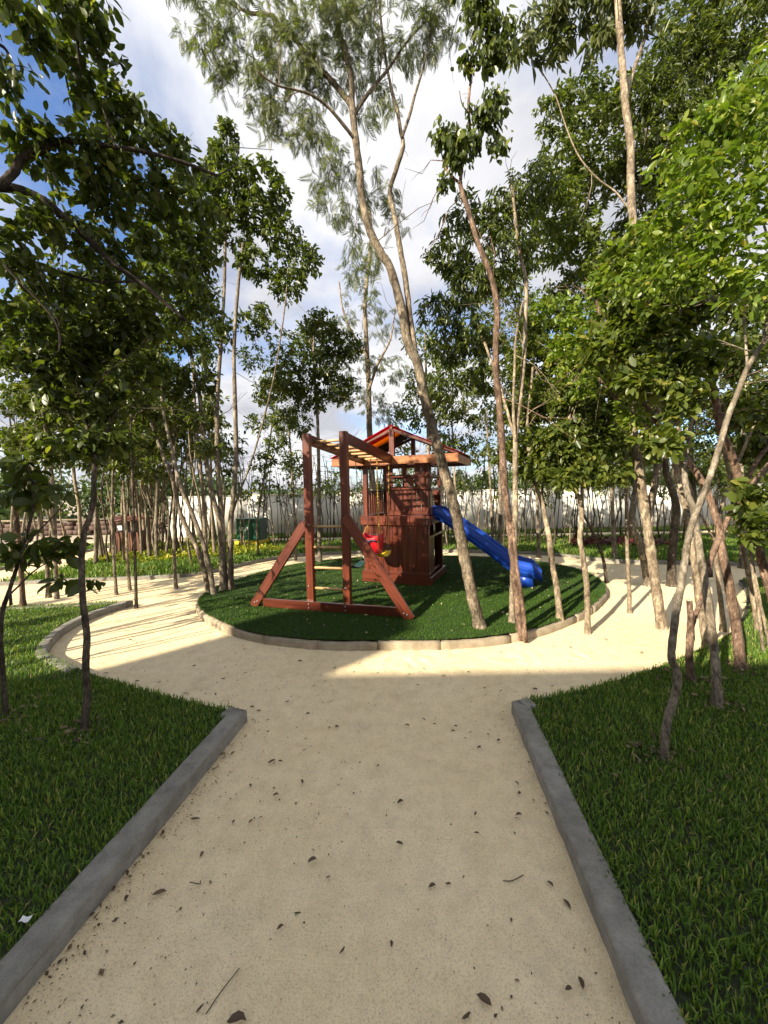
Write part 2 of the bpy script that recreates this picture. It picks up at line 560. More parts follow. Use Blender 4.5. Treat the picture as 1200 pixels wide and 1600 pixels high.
M['tarp_red'] = mat_leaf('red_canvas', [(0, (0.50, 0.012, 0.022)), (1, (0.56, 0.016, 0.026))], 0.55, 0.75, (1.1, 0.7, 0.7), 0.2)
M['tarp_yellow'] = mat_leaf('orange_canvas', [(0, (0.66, 0.28, 0.018)), (1, (0.70, 0.31, 0.02))], 0.55, 0.75, (1.1, 1.0, 0.7), 0.2)
M['tarp_blue'] = mat_leaf('brown_canvas', [(0, (0.05, 0.04, 0.035)), (1, (0.06, 0.045, 0.04))], 0.3, 0.75, (1, 1, 1), 0.2)
M['metal'] = mat_plain('galvanised_steel', (0.32, 0.32, 0.31), 0.42, 0.85, 0.2)
M['chain_yellow'] = mat_plain('yellow_coated_chain', (0.42, 0.27, 0.04), 0.45, 0, 0.1)
M['chain_dark'] = mat_plain('dark_chain', (0.06, 0.06, 0.06), 0.45, 0.5, 0.2)
M['boxgreen'] = mat_plain('green_enamel', (0.012, 0.105, 0.055), 0.42, 0, 0.12)
M['boxgrey'] = mat_plain('grey_green_enamel', (0.09, 0.13, 0.10), 0.5, 0, 0.12)
M['yellowpaint'] = mat_plain('yellow_paint', (0.66, 0.48, 0.03), 0.6, 0, 0.12)
M['white'] = mat_plain('white_paint', (0.78, 0.78, 0.75), 0.6, 0, 0.05)
M['paper'] = mat_plain('white_paper', (0.75, 0.74, 0.70), 0.8, 0, 0.08)
M['lowwall'] = mat_concrete('brown_stone', (0.075, 0.045, 0.036), (0.14, 0.09, 0.07), 6)
M['glass'] = mat_plain('window_glass', (0.03, 0.04, 0.05), 0.08, 0, 0.05)
M['pot'] = mat_plain('dark_steel', (0.05, 0.05, 0.05), 0.5, 0.6, 0.1)

# ------------------------------------------------------------------ ground, path, lawns
ZI = 0.105     # turf island top
ZK = 0.10      # kerb top
ZL = 0.075     # lawn soil

g = MB()
g.add([(-400, -300, -0.03), (400, -300, -0.03), (400, 500, -0.03), (-400, 500, -0.03)], [(0, 1, 2, 3)])
tag(g.build('ground', M['dirt']), kind='structure')

# sand path: fine grid with footprints and undulation
def vnoise(x, y, seed=0):
    r = np.random.default_rng(seed)
    z = 0
    for i in range(18):
        f = r.uniform(0.6, 9.0); a = r.uniform(0, 2 * np.pi); p = r.uniform(0, 6.28)
        z = z + np.sin((x * np.cos(a) + y * np.sin(a)) * f + p) / (1 + f * 0.55)
    return z / 4


xs = np.concatenate([np.linspace(-13, -3.2, 40), np.linspace(-3.1, 3.1, 250), np.linspace(3.2, 13, 40)])
ys = np.concatenate([np.linspace(-3.1, 0.4, 20), np.linspace(0.45, 5, 200), np.linspace(5.1, 13.6, 60)])
X, Y = np.meshgrid(xs, ys)
Zs = 0.004 + 0.010 * vnoise(X, Y, 3) + 0.004 * vnoise(X * 3.3, Y * 3.3, 5) + RNG.normal(0, 0.0006, X.shape)
fr_ = np.random.default_rng(17)
for _ in range(150):          # old scuffs and footprints, half filled
    fx = fr_.uniform(-1.0, 0.9) if fr_.uniform() < 0.7 else fr_.uniform(-3.0, 3.4)
    fy = fr_.uniform(0.8, 3.9); fa = fr_.normal(1.45, 0.5); fw = fr_.uniform(0.035, 0.055); fl_ = fr_.uniform(0.08, 0.13)
    ddx, ddy = X - fx, Y - fy
    a_ = (ddx * math.cos(fa) + ddy * math.sin(fa)) / fl_; b_ = (-ddx * math.sin(fa) + ddy * math.cos(fa)) / fw
    r2 = a_ * a_ + b_ * b_
    Zs += fr_.uniform(0.003, 0.008) * (-np.exp(-r2 * 1.3) + 0.55 * np.exp(-(np.sqrt(r2) - 1.5) ** 2 * 3))
V = np.stack([X, Y, Zs], -1).reshape(-1, 3)
nx = len(xs)
ii = (np.arange(len(ys) - 1)[:, None] * nx + np.arange(nx - 1)[None, :]).ravel()
sand = obj_np('sand_path', V, np.stack([ii, ii + 1, ii + nx + 1, ii + nx], -1), None, M['sand'], True)
tag(sand, kind='structure')

# kerb lines (sand-side edge, going along the lawn's boundary with the lawn on the left-hand side of travel or right)
leftcurve = spline([(-1.01, 2.68), (-1.25, 2.75), (-1.79, 2.95), (-2.56, 3.30), (-3.19, 3.66), (-3.5, 3.9), (-3.81, 4.48), (-3.88, 5.08), (-3.73, 5.62)], 6)
LAWN_L = np.concatenate([[(-1.70, -2.5)], leftcurve, [(-4.61, 5.47), (-5.46, 5.40), (-13, 5.2), (-13, -2.5)]])
rightcurve = spline([(0.90, 2.72), (1.45, 2.88), (2.11, 3.14), (2.63, 3.4), (3.62, 3.98), (4.5, 4.75), (5.3, 5.6), (5.75, 6.2)], 6)
LAWN_R = np.concatenate([[(0.38, -2.5)], rightcurve, [(6.3, 6.3), (13, 6.0), (13, -2.5)]])
backcurve = spline([(-7.25, 7.04), (-5.74, 7.25), (-4.75, 7.32), (-3.8, 7.55), (-3.41, 8.07), (-2.79, 9.1), (-1.97, 9.70), (0, 9.98), (1.62, 9.85), (3.13, 9.43), (3.96, 9.05), (4.86, 8.15), (5.9, 7.85), (7.5, 7.5), (13, 7.0)], 6)
LAWN_B = np.concatenate([backcurve, [(13, 12.2), (-7.1, 12.4)]])
LAWN_FL = np.array([(-8.7, 7.2), (-8.6, 12.4), (-13, 12.6), (-13, 7.2)])
LAWN_W = np.array([(-7.1, 13.5), (13, 13.4), (22, 13.3), (22, 14.5), (-7.1, 14.5)])


def sheet(name, poly, z, mat, kind='structure', parent=None):
    bm = bmesh.new()
    vs_ = [bm.verts.new((p[0], p[1], z)) for p in poly]
    f = bm.faces.new(vs_)
    bm.normal_update()
    if f.normal.z < 0: f.normal_flip()
    bmesh.ops.triangulate(bm, faces=bm.faces[:])
    me = bpy.data.meshes.new(name)
    bm.to_mesh(me); bm.free()
    me.materials.append(mat)
    o = bpy.data.objects.new(name, me)
    place(o, Matrix.Identity(4), parent)
    if kind: o['kind'] = kind
    return o


sheet('lawn_ground', LAWN_L, ZL, M['soil'])
sheet('lawn_ground', LAWN_R, ZL, M['soil'])
sheet('lawn_ground', LAWN_B, ZL - 0.02, M['soil'])
sheet('lawn_ground', LAWN_FL, ZL - 0.03, M['soil'])
sheet('lawn_ground', LAWN_W, 0.03, M['soil'])


def kerb(line, side, w=0.118, top=ZK, name='kerb'):
    """rounded concrete kerb swept along a line; side=+1 puts its body to the left of travel"""
    P = np.asarray(line, float)
    # resample
    seg = np.linalg.norm(np.diff(P, axis=0), axis=1)
    s = np.concatenate([[0], np.cumsum(seg)])
    corner = [s[i] for i in range(len(s))]
    n = max(2, int(s[-1] / 0.07))
    t = np.unique(np.concatenate([np.linspace(0, s[-1], n), corner]))
    Q = np.stack([np.interp(t, s, P[:, 0]), np.interp(t, s, P[:, 1])], -1)
    T = np.gradient(Q, axis=0)
    T /= np.linalg.norm(T, axis=1)[:, None]
    N = np.stack([-T[:, 1], T[:, 0]], -1) * side
    # mitre at sharp corners
    d0 = np.diff(Q, axis=0); d0 /= np.linalg.norm(d0, axis=1)[:, None]
    for i in range(1, len(Q) - 1):
        n0 = np.array([-d0[i - 1][1], d0[i - 1][0]]) * side
        n1 = np.array([-d0[i][1], d0[i][0]]) * side
        b = n0 + n1
        b /= np.linalg.norm(b)
        N[i] = b / max(0.4, b @ n0)
    prof = [(0.004, -0.06), (0.0, top - 0.012), (0.004, top - 0.004), (0.014, top), (w * 0.5, top + 0.002), (w - 0.014, top), (w - 0.004, top - 0.006), (w, -0.06)]
    m = len(prof)
    wob = 0.004 * vnoise(Q[:, 0] * 3, Q[:, 1] * 3, 9)
    V = np.zeros((len(Q), m, 3))
    for j, (o, z) in enumerate(prof):
        V[:, j, :2] = Q + N * o + (RNG.normal(0, 0.0011, Q.shape) if z > 0 else 0)
        V[:, j, 2] = z + (wob + RNG.normal(0, 0.0007, len(Q)) if z > 0 else 0)
    i = np.arange(len(Q) - 1)[:, None] * m
    j = np.arange(m - 1)[None, :]
    q = np.stack([i + j, i + m + j, i + m + j + 1, i + j + 1], -1).reshape(-1, 4)
    if side < 0: q = q[:, ::-1]
    o = obj_np(name, V.reshape(-1, 3), q, None, M['kerb'], False)
    tag(o, kind='structure')
    return o


iL = 1 + int(np.argmin(np.abs(leftcurve[:, 0] + 2.75)))
kerb(np.vstack([LAWN_L[:2], LAWN_L[1] + np.array([-0.13, 0.045])]), +1)
kerb(LAWN_L[1:iL + 1], +1, 0.11, ZL - 0.012)
kerb(LAWN_L[iL:len(leftcurve) + 3], +1, 0.10, 0.09)
kerb(np.vstack([LAWN_R[:2], LAWN_R[1] + np.array([0.13, 0.04])]), -1)
kerb(LAWN_R[1:len(rightcurve) + 3], -1, 0.11, ZL - 0.012)
kerb(backcurve, +1, 0.11, 0.075)
kerb([(-8.7, 7.1), (-8.6, 12.4)], +1, 0.11, 0.06)

# turf island
ISL = spline([(0.0, 3.90), (-0.56, 3.93), (-1.04, 4.03), (-1.61, 4.28), (-2.33, 4.92), (-2.72, 5.55), (-2.80, 6.25), (-2.62, 6.9), (-2.25, 7.7), (-1.65, 8.4), (-0.5, 8.85), (0.7, 8.95), (1.6, 8.8), (2.3, 8.55), (2.95, 8.15), (3.48, 7.5), (3.60, 6.7), (3.35, 5.8), (2.68, 4.95), (2.02, 4.40), (1.36, 4.04), (0.65, 3.89)], 8, True)
isl = sheet('play_island', ISL, ZI, M['turf_base'])
# edging blocks
d_ = np.linalg.norm(np.diff(np.vstack([ISL, ISL[:1]]), axis=0), axis=1)
sl = np.concatenate([[0], np.cumsum(d_)])
per = sl[-1]
cl = np.vstack([ISL, ISL[:1]])
nblk = 24
cuts = np.arange(nblk) * per / nblk + RNG.uniform(-0.22, 0.22, nblk)
cuts = np.append(cuts, cuts[0] + per)
for b in range(nblk):
    t = np.linspace(cuts[b] + 0.0025, cuts[b + 1] - 0.0025, 9) % per
    Q = np.stack([np.interp(t, sl, cl[:, 0]), np.interp(t, sl, cl[:, 1])], -1)
    T = np.gradient(Q, axis=0); T /= np.linalg.norm(T, axis=1)[:, None]
    N = np.stack([T[:, 1], -T[:, 0]], -1)           # inward (curve runs clockwise seen from above)
    ctr = np.array([0.4, 6.4])
    if ((ctr - Q[4]) @ N[4]) < 0: N = -N
    out = RNG.uniform(-0.006, 0.006)
    tp = ZI - 0.018 + RNG.uniform(-0.006, 0.006)
    prof = [(-0.036 + out, -0.05), (-0.034 + out, tp - 0.02), (-0.024 + out, tp - 0.006), (0.0, tp), (0.03, tp), (0.03, -0.05)]
    m = len(prof)
    Vv = np.zeros((9, m, 3))
    for j, (o, z) in enumerate(prof):
        Vv[:, j, :2] = Q + N * o + RNG.normal(0, 0.003, Q.shape)
        Vv[:, j, 2] = z + (RNG.normal(0, 0.003, 9) if z > 0 else 0)
    i = np.arange(8)[:, None] * m; j = np.arange(m - 1)[None, :]
    q = np.stack([i + j, i + j + 1, i + m + j + 1, i + m + j], -1).reshape(-1, 4)
    fc = [(0, 1, 2, 5), (2, 3, 4, 5)]
    e = 8 * m
    caps = [tuple(reversed(f)) for f in fc] + [tuple(e + x for x in f) for f in fc]
    obj_np('edging_block', Vv.reshape(-1, 3), np.concatenate([q, np.array(caps)]), None, M['edging'], False, isl)

# ------------------------------------------------------------------ grass
def blades(poly, dens, length, width, zbase, nrange, name, mat, clip=None, lean=0.7, segs=2, bias=None, excl=None):
    poly = np.asarray(poly)
    pts = []
    for (x0, x1, y0, y1, k) in nrange:
        n = int((x1 - x0) * (y1 - y0) * dens * k)
        p = np.stack([RNG.uniform(x0, x1, n), RNG.uniform(y0, y1, n)], -1)
        p = p[inside(p, poly)]
        # only what the lens could see, plus a margin
        ax = np.abs(p[:, 0]) / np.maximum(p[:, 1], 0.05)
        p = p[(ax < 1.35)]
        if excl is not None: p = p[~inside(p, excl)]
        pts.append(p)
    P = np.concatenate(pts)
    n = len(P)
    patch = vnoise(P[:, 0] * 1.3, P[:, 1] * 1.3, 21)
    L = length * RNG.uniform(0.55, 1.25, n) * (1 + 0.25 * np.clip(patch, -1, 1))
    W = width * RNG.uniform(0.7, 1.3, n)
    az = RNG.uniform(0, 2 * np.pi, n)
    if bias is not None: az = bias + RNG.normal(0, 1.2, n)
    ln = RNG.uniform(0.15, 1.0, n) * lean
    d = np.stack([np.cos(az), np.sin(az), np.zeros(n)], -1)
    s = np.stack([-np.sin(az), np.cos(az), np.zeros(n)], -1)
    tw = RNG.normal(0, 0.5, n)
    s = s * np.cos(tw)[:, None] + d * np.sin(tw)[:, None]
    up = np.array([0, 0, 1.0])
    base = np.stack([P[:, 0], P[:, 1], np.full(n, zbase)], -1)
    c1 = base + d * (L * ln * 0.30)[:, None] + up * (L * 0.55 * np.sqrt(1 - 0.5 * ln ** 2))[:, None]
    c2 = base + d * (L * ln * 1.0)[:, None] + up * (L * (0.95 - 0.62 * ln ** 2))[:, None]
    hw = (W / 2)[:, None]
    if segs == 2:
        V = np.stack([base - s * hw * 0.7, base + s * hw * 0.7, c1 - s * hw, c1 + s * hw, c2], 1)
        k = np.arange(n)[:, None] * 5
        q = k + np.array([[0, 1, 3, 2]]); t = k + np.array([[2, 3, 4]])
        return obj_np(name, V.reshape(-1, 3), q, t, mat, True)
    V = np.stack([base - s * hw, base + s * hw, c2], 1)
    t = np.arange(n)[:, None] * 3 + np.array([[0, 1, 2]])
    return obj_np(name, V.reshape(-1, 3), None, t, mat)




ga = blades(LAWN_L + np.array([-0.098, 0.045]), 9000, 0.047, 0.0062, ZL - 0.004, [(-4, -1.0, 0.6, 3.2, 1.0), (-6, -1.0, 3.0, 5.6, 0.5)], 'lawn_grass', M['grass'])
tag(ga, 'dark green broad-bladed lawn grass to the left of the sand path', 'grass', kind='stuff')
gb = blades(LAWN_R + np.array([0.098, 0.045]), 9000, 0.047, 0.0062, ZL - 0.004, [(0.8, 4.2, 0.6, 3.6, 1.0), (2.4, 8, 3.6, 6.4, 0.5)], 'lawn_grass', M['grass'])
tag(gb, 'dark green broad-bladed lawn grass to the right of the sand path', 'grass', kind='stuff')
gc = blades(LAWN_B, 620, 0.10, 0.016, ZL - 0.024, [(-7.3, 13, 7, 10.2, 1.3), (-7.3, 13, 10.2, 12.4, 0.8)], 'lawn_grass', M['grass'])
tag(gc, 'green lawn grass behind the play island, under the rows of thin saplings', 'grass', kind='stuff')
gd = blades(LAWN_FL, 500, 0.10, 0.016, ZL - 0.034, [(-13, -8.5, 7, 12.6, 1)], 'lawn_grass', M['grass'])
tag(gd, 'small green lawn at the far left beyond the second sand path', 'grass', kind='stuff')
ge = blades(LAWN_W, 420, 0.11, 0.02, 0.026, [(-7.2, 20, 13.3, 14.6, 1)], 'lawn_grass', M['grass'])
tag(ge, 'narrow strip of grass along the foot of the white wall', 'grass', kind='stuff')
gt = blades(ISL * 1.006 + np.array([-0.0024, -0.038]), 9500, 0.030, 0.0055, ZI - 0.002, [(-2.9, 3.7, 3.8, 5.6, 1.0), (-2.9, 3.7, 5.6, 9.0, 0.6)], 'island_turf', M['turf'], segs=1, lean=0.8, bias=0.6)
tag(gt, 'short dense dark green artificial turf covering the oval play island', 'turf', kind='stuff')

# ------------------------------------------------------------------ leaves and trees
def leaf_template(kind):
    if kind == 'near':      # oval leaf folded along the midrib
        w = 0.27
        V = [(0, 0, 0), (-w * 0.8, 0.25, 0.05), (0, 0.27, 0.0), (w * 0.8, 0.25, 0.05), (-w, 0.55, 0.055), (0, 0.57, -0.01), (w, 0.55, 0.055),
             (-w * 0.62, 0.82, 0.02), (0, 0.83, -0.035), (w * 0.62, 0.82, 0.02), (0, 1.0, -0.08)]
        q = [(1, 2, 5, 4), (2, 3, 6, 5), (4, 5, 8, 7), (5, 6, 9, 8)]
        t = [(0, 2, 1), (0, 3, 2), (7, 8, 10), (8, 9, 10)]
    elif kind == 'mid':
        w = 0.24
        V = [(0, 0, 0), (-w, 0.3, 0.05), (-w * 0.85, 0.68, 0.03), (0, 1, -0.05), (w * 0.85, 0.68, 0.03), (w, 0.3, 0.05)]
        q = [(0, 3, 2, 1), (0, 5, 4, 3)]; t = []
    elif kind == 'lance':
        w = 0.14
        V = [(0, 0, 0), (-w, 0.3, 0.03), (-w * 0.8, 0.6, 0.02), (0, 1, -0.1), (w * 0.8, 0.6, 0.02), (w, 0.3, 0.03)]
        q = [(0, 3, 2, 1), (0, 5, 4, 3)]; t = []
    elif kind == 'feather':  # compound leaf: pairs of narrow drooping leaflets
        V = []; q = []; t = []
        for i in range(9):
            y = 0.12 + 0.09 * i
            for sgn in (-1, 1):
                if i == 8 and sgn == 1: continue
                a = R(48 - i * 3) * sgn if i < 8 else 0
                ln = 0.42 - 0.02 * i
                dxx, dyy = math.sin(a), math.cos(a)
                b0 = len(V)
                z0 = -0.25 * y * y
                V += [(0, y, z0), (dxx * ln * .5 - dyy * .028, y + dyy * ln * .5 + dxx * .028, z0 - 0.02), (dxx * ln, y + dyy * ln, z0 - 0.16), (dxx * ln * .5 + dyy * .028, y + dyy * ln * .5 - dxx * .028, z0 - 0.02)]
                q.append((b0, b0 + 1, b0 + 2, b0 + 3))
    elif kind == 'far':
        w = 0.27
        V = [(0, 0, 0), (-w, 0.5, 0.06), (0, 1, -0.04), (w, 0.5, 0.06)]
        q = [(0, 3, 2, 1)]; t = []
    return np.array(V, float), np.array(q, int).reshape(-1, 4), np.array(t, int).reshape(-1, 3)


TEMPL = {k: leaf_template(k) for k in ('near', 'mid', 'lance', 'feather', 'far')}


def unit(v):
    return v / (np.linalg.norm(v, axis=-1, keepdims=True) + 1e-9)


def leaf_frames(pos, axis, nrm, size):
    a = unit(axis)
    n = unit(nrm - a * np.sum(nrm * a, -1, keepdims=True))
    x = np.cross(a, n)
    m_ = len(a)
    B = np.stack([x * RNG.uniform(0.72, 1.2, (m_, 1)), a, n * RNG.uniform(0.2, 2.4, (m_, 1))], -1)          # columns
    return pos, B, size


def leaf_mesh(frames, kind):
    pos, B, size = frames
    tv, tq, tt = TEMPL[kind]
    N = len(pos); m = len(tv)
    V = pos[:, None, :] + np.einsum('nij,mj->nmi', B, tv) * size[:, None, None]
    k = (np.arange(N) * m)[:, None, None]
    q = (k + tq[None]).reshape(-1, 4) if len(tq) else None
    t = (k + tt[None]).reshape(-1, 3) if len(tt) else None
    return V.reshape(-1, 3), q, t


def batch_tubes(P, Rr, k=3):
    """P (N,m,3), Rr (N,m)"""
    N, m, _ = P.shape
    T = unit(np.gradient(P, axis=1))
    ref = np.tile(np.array([0.31, 0.83, 0.46]), (N, m, 1))
    U = unit(ref - T * np.sum(ref * T, -1, keepdims=True))
    W = np.cross(T, U)
    a = np.arange(k) * 2 * np.pi / k
    V = P[:, :, None, :] + Rr[:, :, None, None] * (np.cos(a)[None, None, :, None] * U[:, :, None, :] + np.sin(a)[None, None, :, None] * W[:, :, None, :])
    base = (np.arange(N) * m * k)[:, None, None]
    i = (np.arange(m - 1) * k)[None, :, None]
    j = np.arange(k)[None, None, :]; j2 = (j + 1) % k
    q = np.stack([base + i + j, base + i + j2, base + i + k + j2, base + i + k + j], -1).reshape(-1, 4)
    return V.reshape(-1, 3), q


LEAFOBJ = {}


class Tree:
    def __init__(s, name, label, bark='bark', leaf='leaf', tmpl='mid', lsize=0.09, k=10, droop=0.35, group=None, cat='tree', upn=0.8, twig=0.28, dens=1.55):
        s.name, s.label, s.bark, s.leaf, s.tmpl, s.lsize, s.k, s.droop, s.group, s.cat, s.upn, s.twig, s.dens = name, label, bark, leaf, tmpl, lsize, k, droop, group, cat, upn, twig, dens
        s.mb = MB(); s.NA = np.zeros((60000, 3)); s.RA = np.zeros(60000); s.nn = 0; s.base = None; s.br = []; s.brr = []; s.tips = []; s.dirs = []; s.seg = []; s.cuts = []
        s.Y0 = None

    def stem(s, px, w0, w1, dY=0.0, z=0.0, Y=None, k=9, cut=False, sink=0.08):
        """px: traced pixels from the foot up; w: widths in photo pixels; the first point stands on z unless Y is given"""
        if Y is None:
            b = G(px[0][0], px[0][1], z); Y = b[1]
        if s.Y0 is None: s.Y0 = Y
        n = len(px)
        L = np.concatenate([[0], np.cumsum([math.dist(px[i], px[i + 1]) for i in range(n - 1)])]); L /= L[-1]
        P = np.array([D(p[0], p[1], Y + dY * L[i]) for i, p in enumerate(px)])
        if s.base is None: s.base = np.array([P[0][0], P[0][1], z])
        P3 = spline(P, 6)
        t = np.linspace(0, 1, len(P3))
        ww = (w0 + (w1 - w0) * t)
        rad = ww / FPX * P3[:, 1] / 2
        s.poly(P3, rad, k, cut, sink if px[0][1] > 850 else 0.0)
        return s

    def poly(s, P3, rad, k=9, cut=False, sink=0.0):
        P3 = np.asarray(P3, float).copy()
        n = len(P3)
        wob = RNG.normal(0, 1, (n, 3)) * (rad * 0.035)[:, None]
        wob[0] = 0
        P3 = P3 + wob
        if sink:
            P3 = np.vstack([P3[:1] - np.array([0, 0, sink]), P3]); rad = np.concatenate([[rad[0] * 1.5], rad]); rad[1] *= 1.28; rad[2] *= 1.08
        V, q, t = tube_np(P3, rad * (1 + RNG.normal(0, 0.03, len(rad))), k, True, 0.022)
        s.mb.add(V, q, t)
        if cut: s.cuts.append((P3[-1], P3[-1] - P3[-2], rad[-1]))
        if s.base is None: s.base = P3[1 if sink else 0].copy()
        lo = int(n * 0.25)
        for i in range(lo, len(P3)):
            s.node(P3[i], rad[min(i, len(rad) - 1)])

    def node(s, p, r):
        s.NA[s.nn] = p; s.RA[s.nn] = r; s.nn += 1

    def blob(s, px, py, dY, rpx, n, Y=None, sq=(1, 1, 0.85)):
        Yc = (Y if Y is not None else s.Y0) + dY
        c = D(px, py, Yc)
        r = rpx / FPX * Yc
        s.blob3(c, np.array([r * sq[0], r * sq[1], r * sq[2]]), n)
        return s

    def blob3(s, c, r, n):
        n = int(n * (0.95 if s.tmpl == 'feather' else s.dens))
        d = unit(RNG.normal(0, 1, (n, 3)))
        rad = RNG.uniform(0.15, 1, n) ** 0.5
        P = c + d * rad[:, None] * r
        # order outward from the skeleton, link each tip to the nearest node
        nodes = s.NA[:s.nn]
        d0 = np.min(np.linalg.norm(P[:, None] - nodes[None], axis=2), axis=1)
        for i in np.argsort(d0):
            p = P[i]
            N = s.NA[:s.nn]
            dd = np.linalg.norm(N - p, axis=1) + 0.15 * np.maximum(0, N[:, 2] - p[2])
            j = int(np.argmin(dd))
            a = N[j]
            Ld = np.linalg.norm(p - a)
            m1 = a + (p - a) * 0.35 + RNG.normal(0, 0.07, 3) * Ld + np.array([0, 0, 0.06 * Ld])
            m2 = a + (p - a) * 0.70 + RNG.normal(0, 0.07, 3) * Ld + np.array([0, 0, 0.08 * Ld])
            r0 = min(s.RA[j] * 0.7, 0.0026 + 0.010 * Ld)
            s.br.append(np.array([a, m1, m2, p])); s.brr.append((r0, r0 * 0.8, r0 * 0.6, max(0.0012, r0 * 0.3)))
            for q_, rr in ((m1, r0 * 0.8), (m2, r0 * 0.6), (p, r0 * 0.35)):
                s.node(q_, rr)
            s.tips.append(p); s.dirs.append(p - m2); s.seg.append(m1)
        return s

    def bare(s, n):
        """leafless pale twigs and dead sticks leaving the boughs"""
        if s.nn < 5: return
        thick = np.where((s.RA[:s.nn] > 0.0035) & (s.NA[:s.nn, 2] > 2.1))[0]
        if len(thick) == 0: return
        for _ in range(n):
            j = int(RNG.choice(thick)); a = s.NA[j]
            d = unit(RNG.normal(0, 1, 3) + np.array([0, 0, 0.5])); Ln = RNG.uniform(0.25, 0.9) * (0.5 + 0.12 * a[1])
            p1 = a + d * Ln * .35 + RNG.normal(0, .05, 3) * Ln; p2 = p1 + (d + RNG.normal(0, .3, 3)) * Ln * .35; p3 = p2 + (d + RNG.normal(0, .45, 3)) * Ln * .3
            r0 = float(np.clip(s.RA[j] * .6, 0.003, 0.006))
            s.br.append(np.array([a, p1, p2, p3])); s.brr.append((r0, r0 * .8, r0 * .6, .0015))
            q = p2 + (d + RNG.normal(0, .8, 3)) * Ln * .25
            s.br.append(np.array([p1, p1 * .6 + q * .4 + RNG.normal(0, .02, 3), p1 * .3 + q * .7, q])); s.brr.append((r0 * .6, r0 * .5, r0 * .4, .0012))

    def frames(s):
        tips = np.array(s.tips); dirs = unit(np.array(s.dirs) + RNG.normal(0, 0.05, (len(s.tips), 3)))
        k = s.k
        seg = np.array(s.seg)
        P = np.repeat(tips, k, 0); Dr = np.repeat(dirs, k, 0); Sg = np.repeat(seg, k, 0)
        n = len(P)
        # leaves sit alternately along the last stretch of their twig
        u = (np.tile(np.arange(k), len(tips)) + RNG.uniform(-0.3, 0.3, n)) / k
        Lt = np.linalg.norm(P - Sg, axis=1)
        u = u * np.minimum(1.0, s.twig / np.maximum(Lt, 0.02))
        ph = np.tile(np.arange(k) * 2.4, len(tips)) + np.repeat(RNG.uniform(0, 6.28, len(tips)), k)
        a1 = unit(np.cross(Dr, np.array([0.2, 0.1, 1.0]))); a2 = np.cross(Dr, a1)
        lat = a1 * np.cos(ph)[:, None] + a2 * np.sin(ph)[:, None] * 0.7
        pos = P + (Sg - P) * u[:, None] + lat * (s.lsize * 0.22) + RNG.normal(0, 1, (n, 3)) * 0.09 * s.twig
        axis = Dr * (0.75 - 0.35 * u)[:, None] + lat * (0.35 + 0.5 * u)[:, None] + RNG.normal(0, 0.28, (n, 3)) + np.array([0, 0, -s.droop])
        nrm = RNG.normal(0, 0.50, (n, 3)) + np.array([0, 0, s.upn])
        size = s.lsize * np.clip(np.exp(RNG.normal(-0.05, 0.28, n)), 0.4, 1.5)
        return leaf_frames(pos, axis, nrm, size)

    def build(s, near_parts=0, meshonly=False):
        root = empty(s.name, s.base)
        tag(root, s.label, s.cat, s.group)
        s.mb.build('trunk', M[s.bark], root, True)
        for c, d, r in s.cuts:
            d = unit(d)
            V, q, t = tube_np(np.array([c - d * 0.004, c + d * 0.003]), [r * 0.95, r * 0.9], 9)
            obj_np('cut_end', V, q, t, M['cutwood'], False, root)
        if s.br:
            if s.group is None: s.bare(9)
            V, q = batch_tubes(np.array(s.br), np.array(s.brr), 4)
            o = obj_np('branches', V, q, None, M[s.bark], True, root); o['kind'] = 'stuff'
            fr = s.frames()
            if near_parts:
                pos, B, size = fr
                v = pos - np.array([0, 0, H])
                ok = (v[:, 1] > 0.3) & (np.abs(v[:, 0]) < 1.0 * v[:, 1]) & (np.abs(v[:, 2] + 0.06 * v[:, 1]) < 1.32 * v[:, 1])
                app = np.where(ok, size / np.linalg.norm(v, axis=1), 0)
                idx = np.argsort(-app)[:near_parts]
                idx = idx[app[idx] > 0.011]
                key = s.tmpl + s.leaf
                if key not in LEAFOBJ:
                    tv, tq, tt = TEMPL[s.tmpl]
                    LEAFOBJ[key] = mesh_np('leaf', tv, tq, tt if len(tt) else None, M[s.leaf], True)
                for i in idx:
                    lf = bpy.data.objects.new('leaf', LEAFOBJ[key])
                    Mx = Matrix(((*(B[i][0] * size[i]), pos[i][0]), (*(B[i][1] * size[i]), pos[i][1]), (*(B[i][2] * size[i]), pos[i][2]), (0, 0, 0, 1)))
                    place(lf, Mx, root)
                keep = np.ones(len(pos), bool); keep[idx] = False
                fr = (pos[keep], B[keep], size[keep])
            V, q, t = leaf_mesh(fr, s.tmpl)
            cr = obj_np('crown', V, q, t, M[s.leaf], s.tmpl == 'near', root)
            cr['kind'] = 'stuff'
        return root


def copy_tree(o, M_, label, group):
    r = o.copy(); place(r, M_)
    tag(r, label, o.get('category'), group)
    for ch in o.children:
        c = ch.copy(); C.objects.link(c)
        c.parent = r; c.matrix_basis = ch.matrix_basis.copy()
        WM[c.name] = M_ @ ch.matrix_basis
    return r

# ------------------------------------------------------------------ the playset
PU = np.array([0.934, -0.358, 0.0]); PV = np.array([0.358, 0.934, 0.0]); PO = np.array([0.19, 6.32, 0.0])


def L3(u, v, z):
    return PO + PU * u + PV * v + np.array([0, 0, z])


BOXES = {}


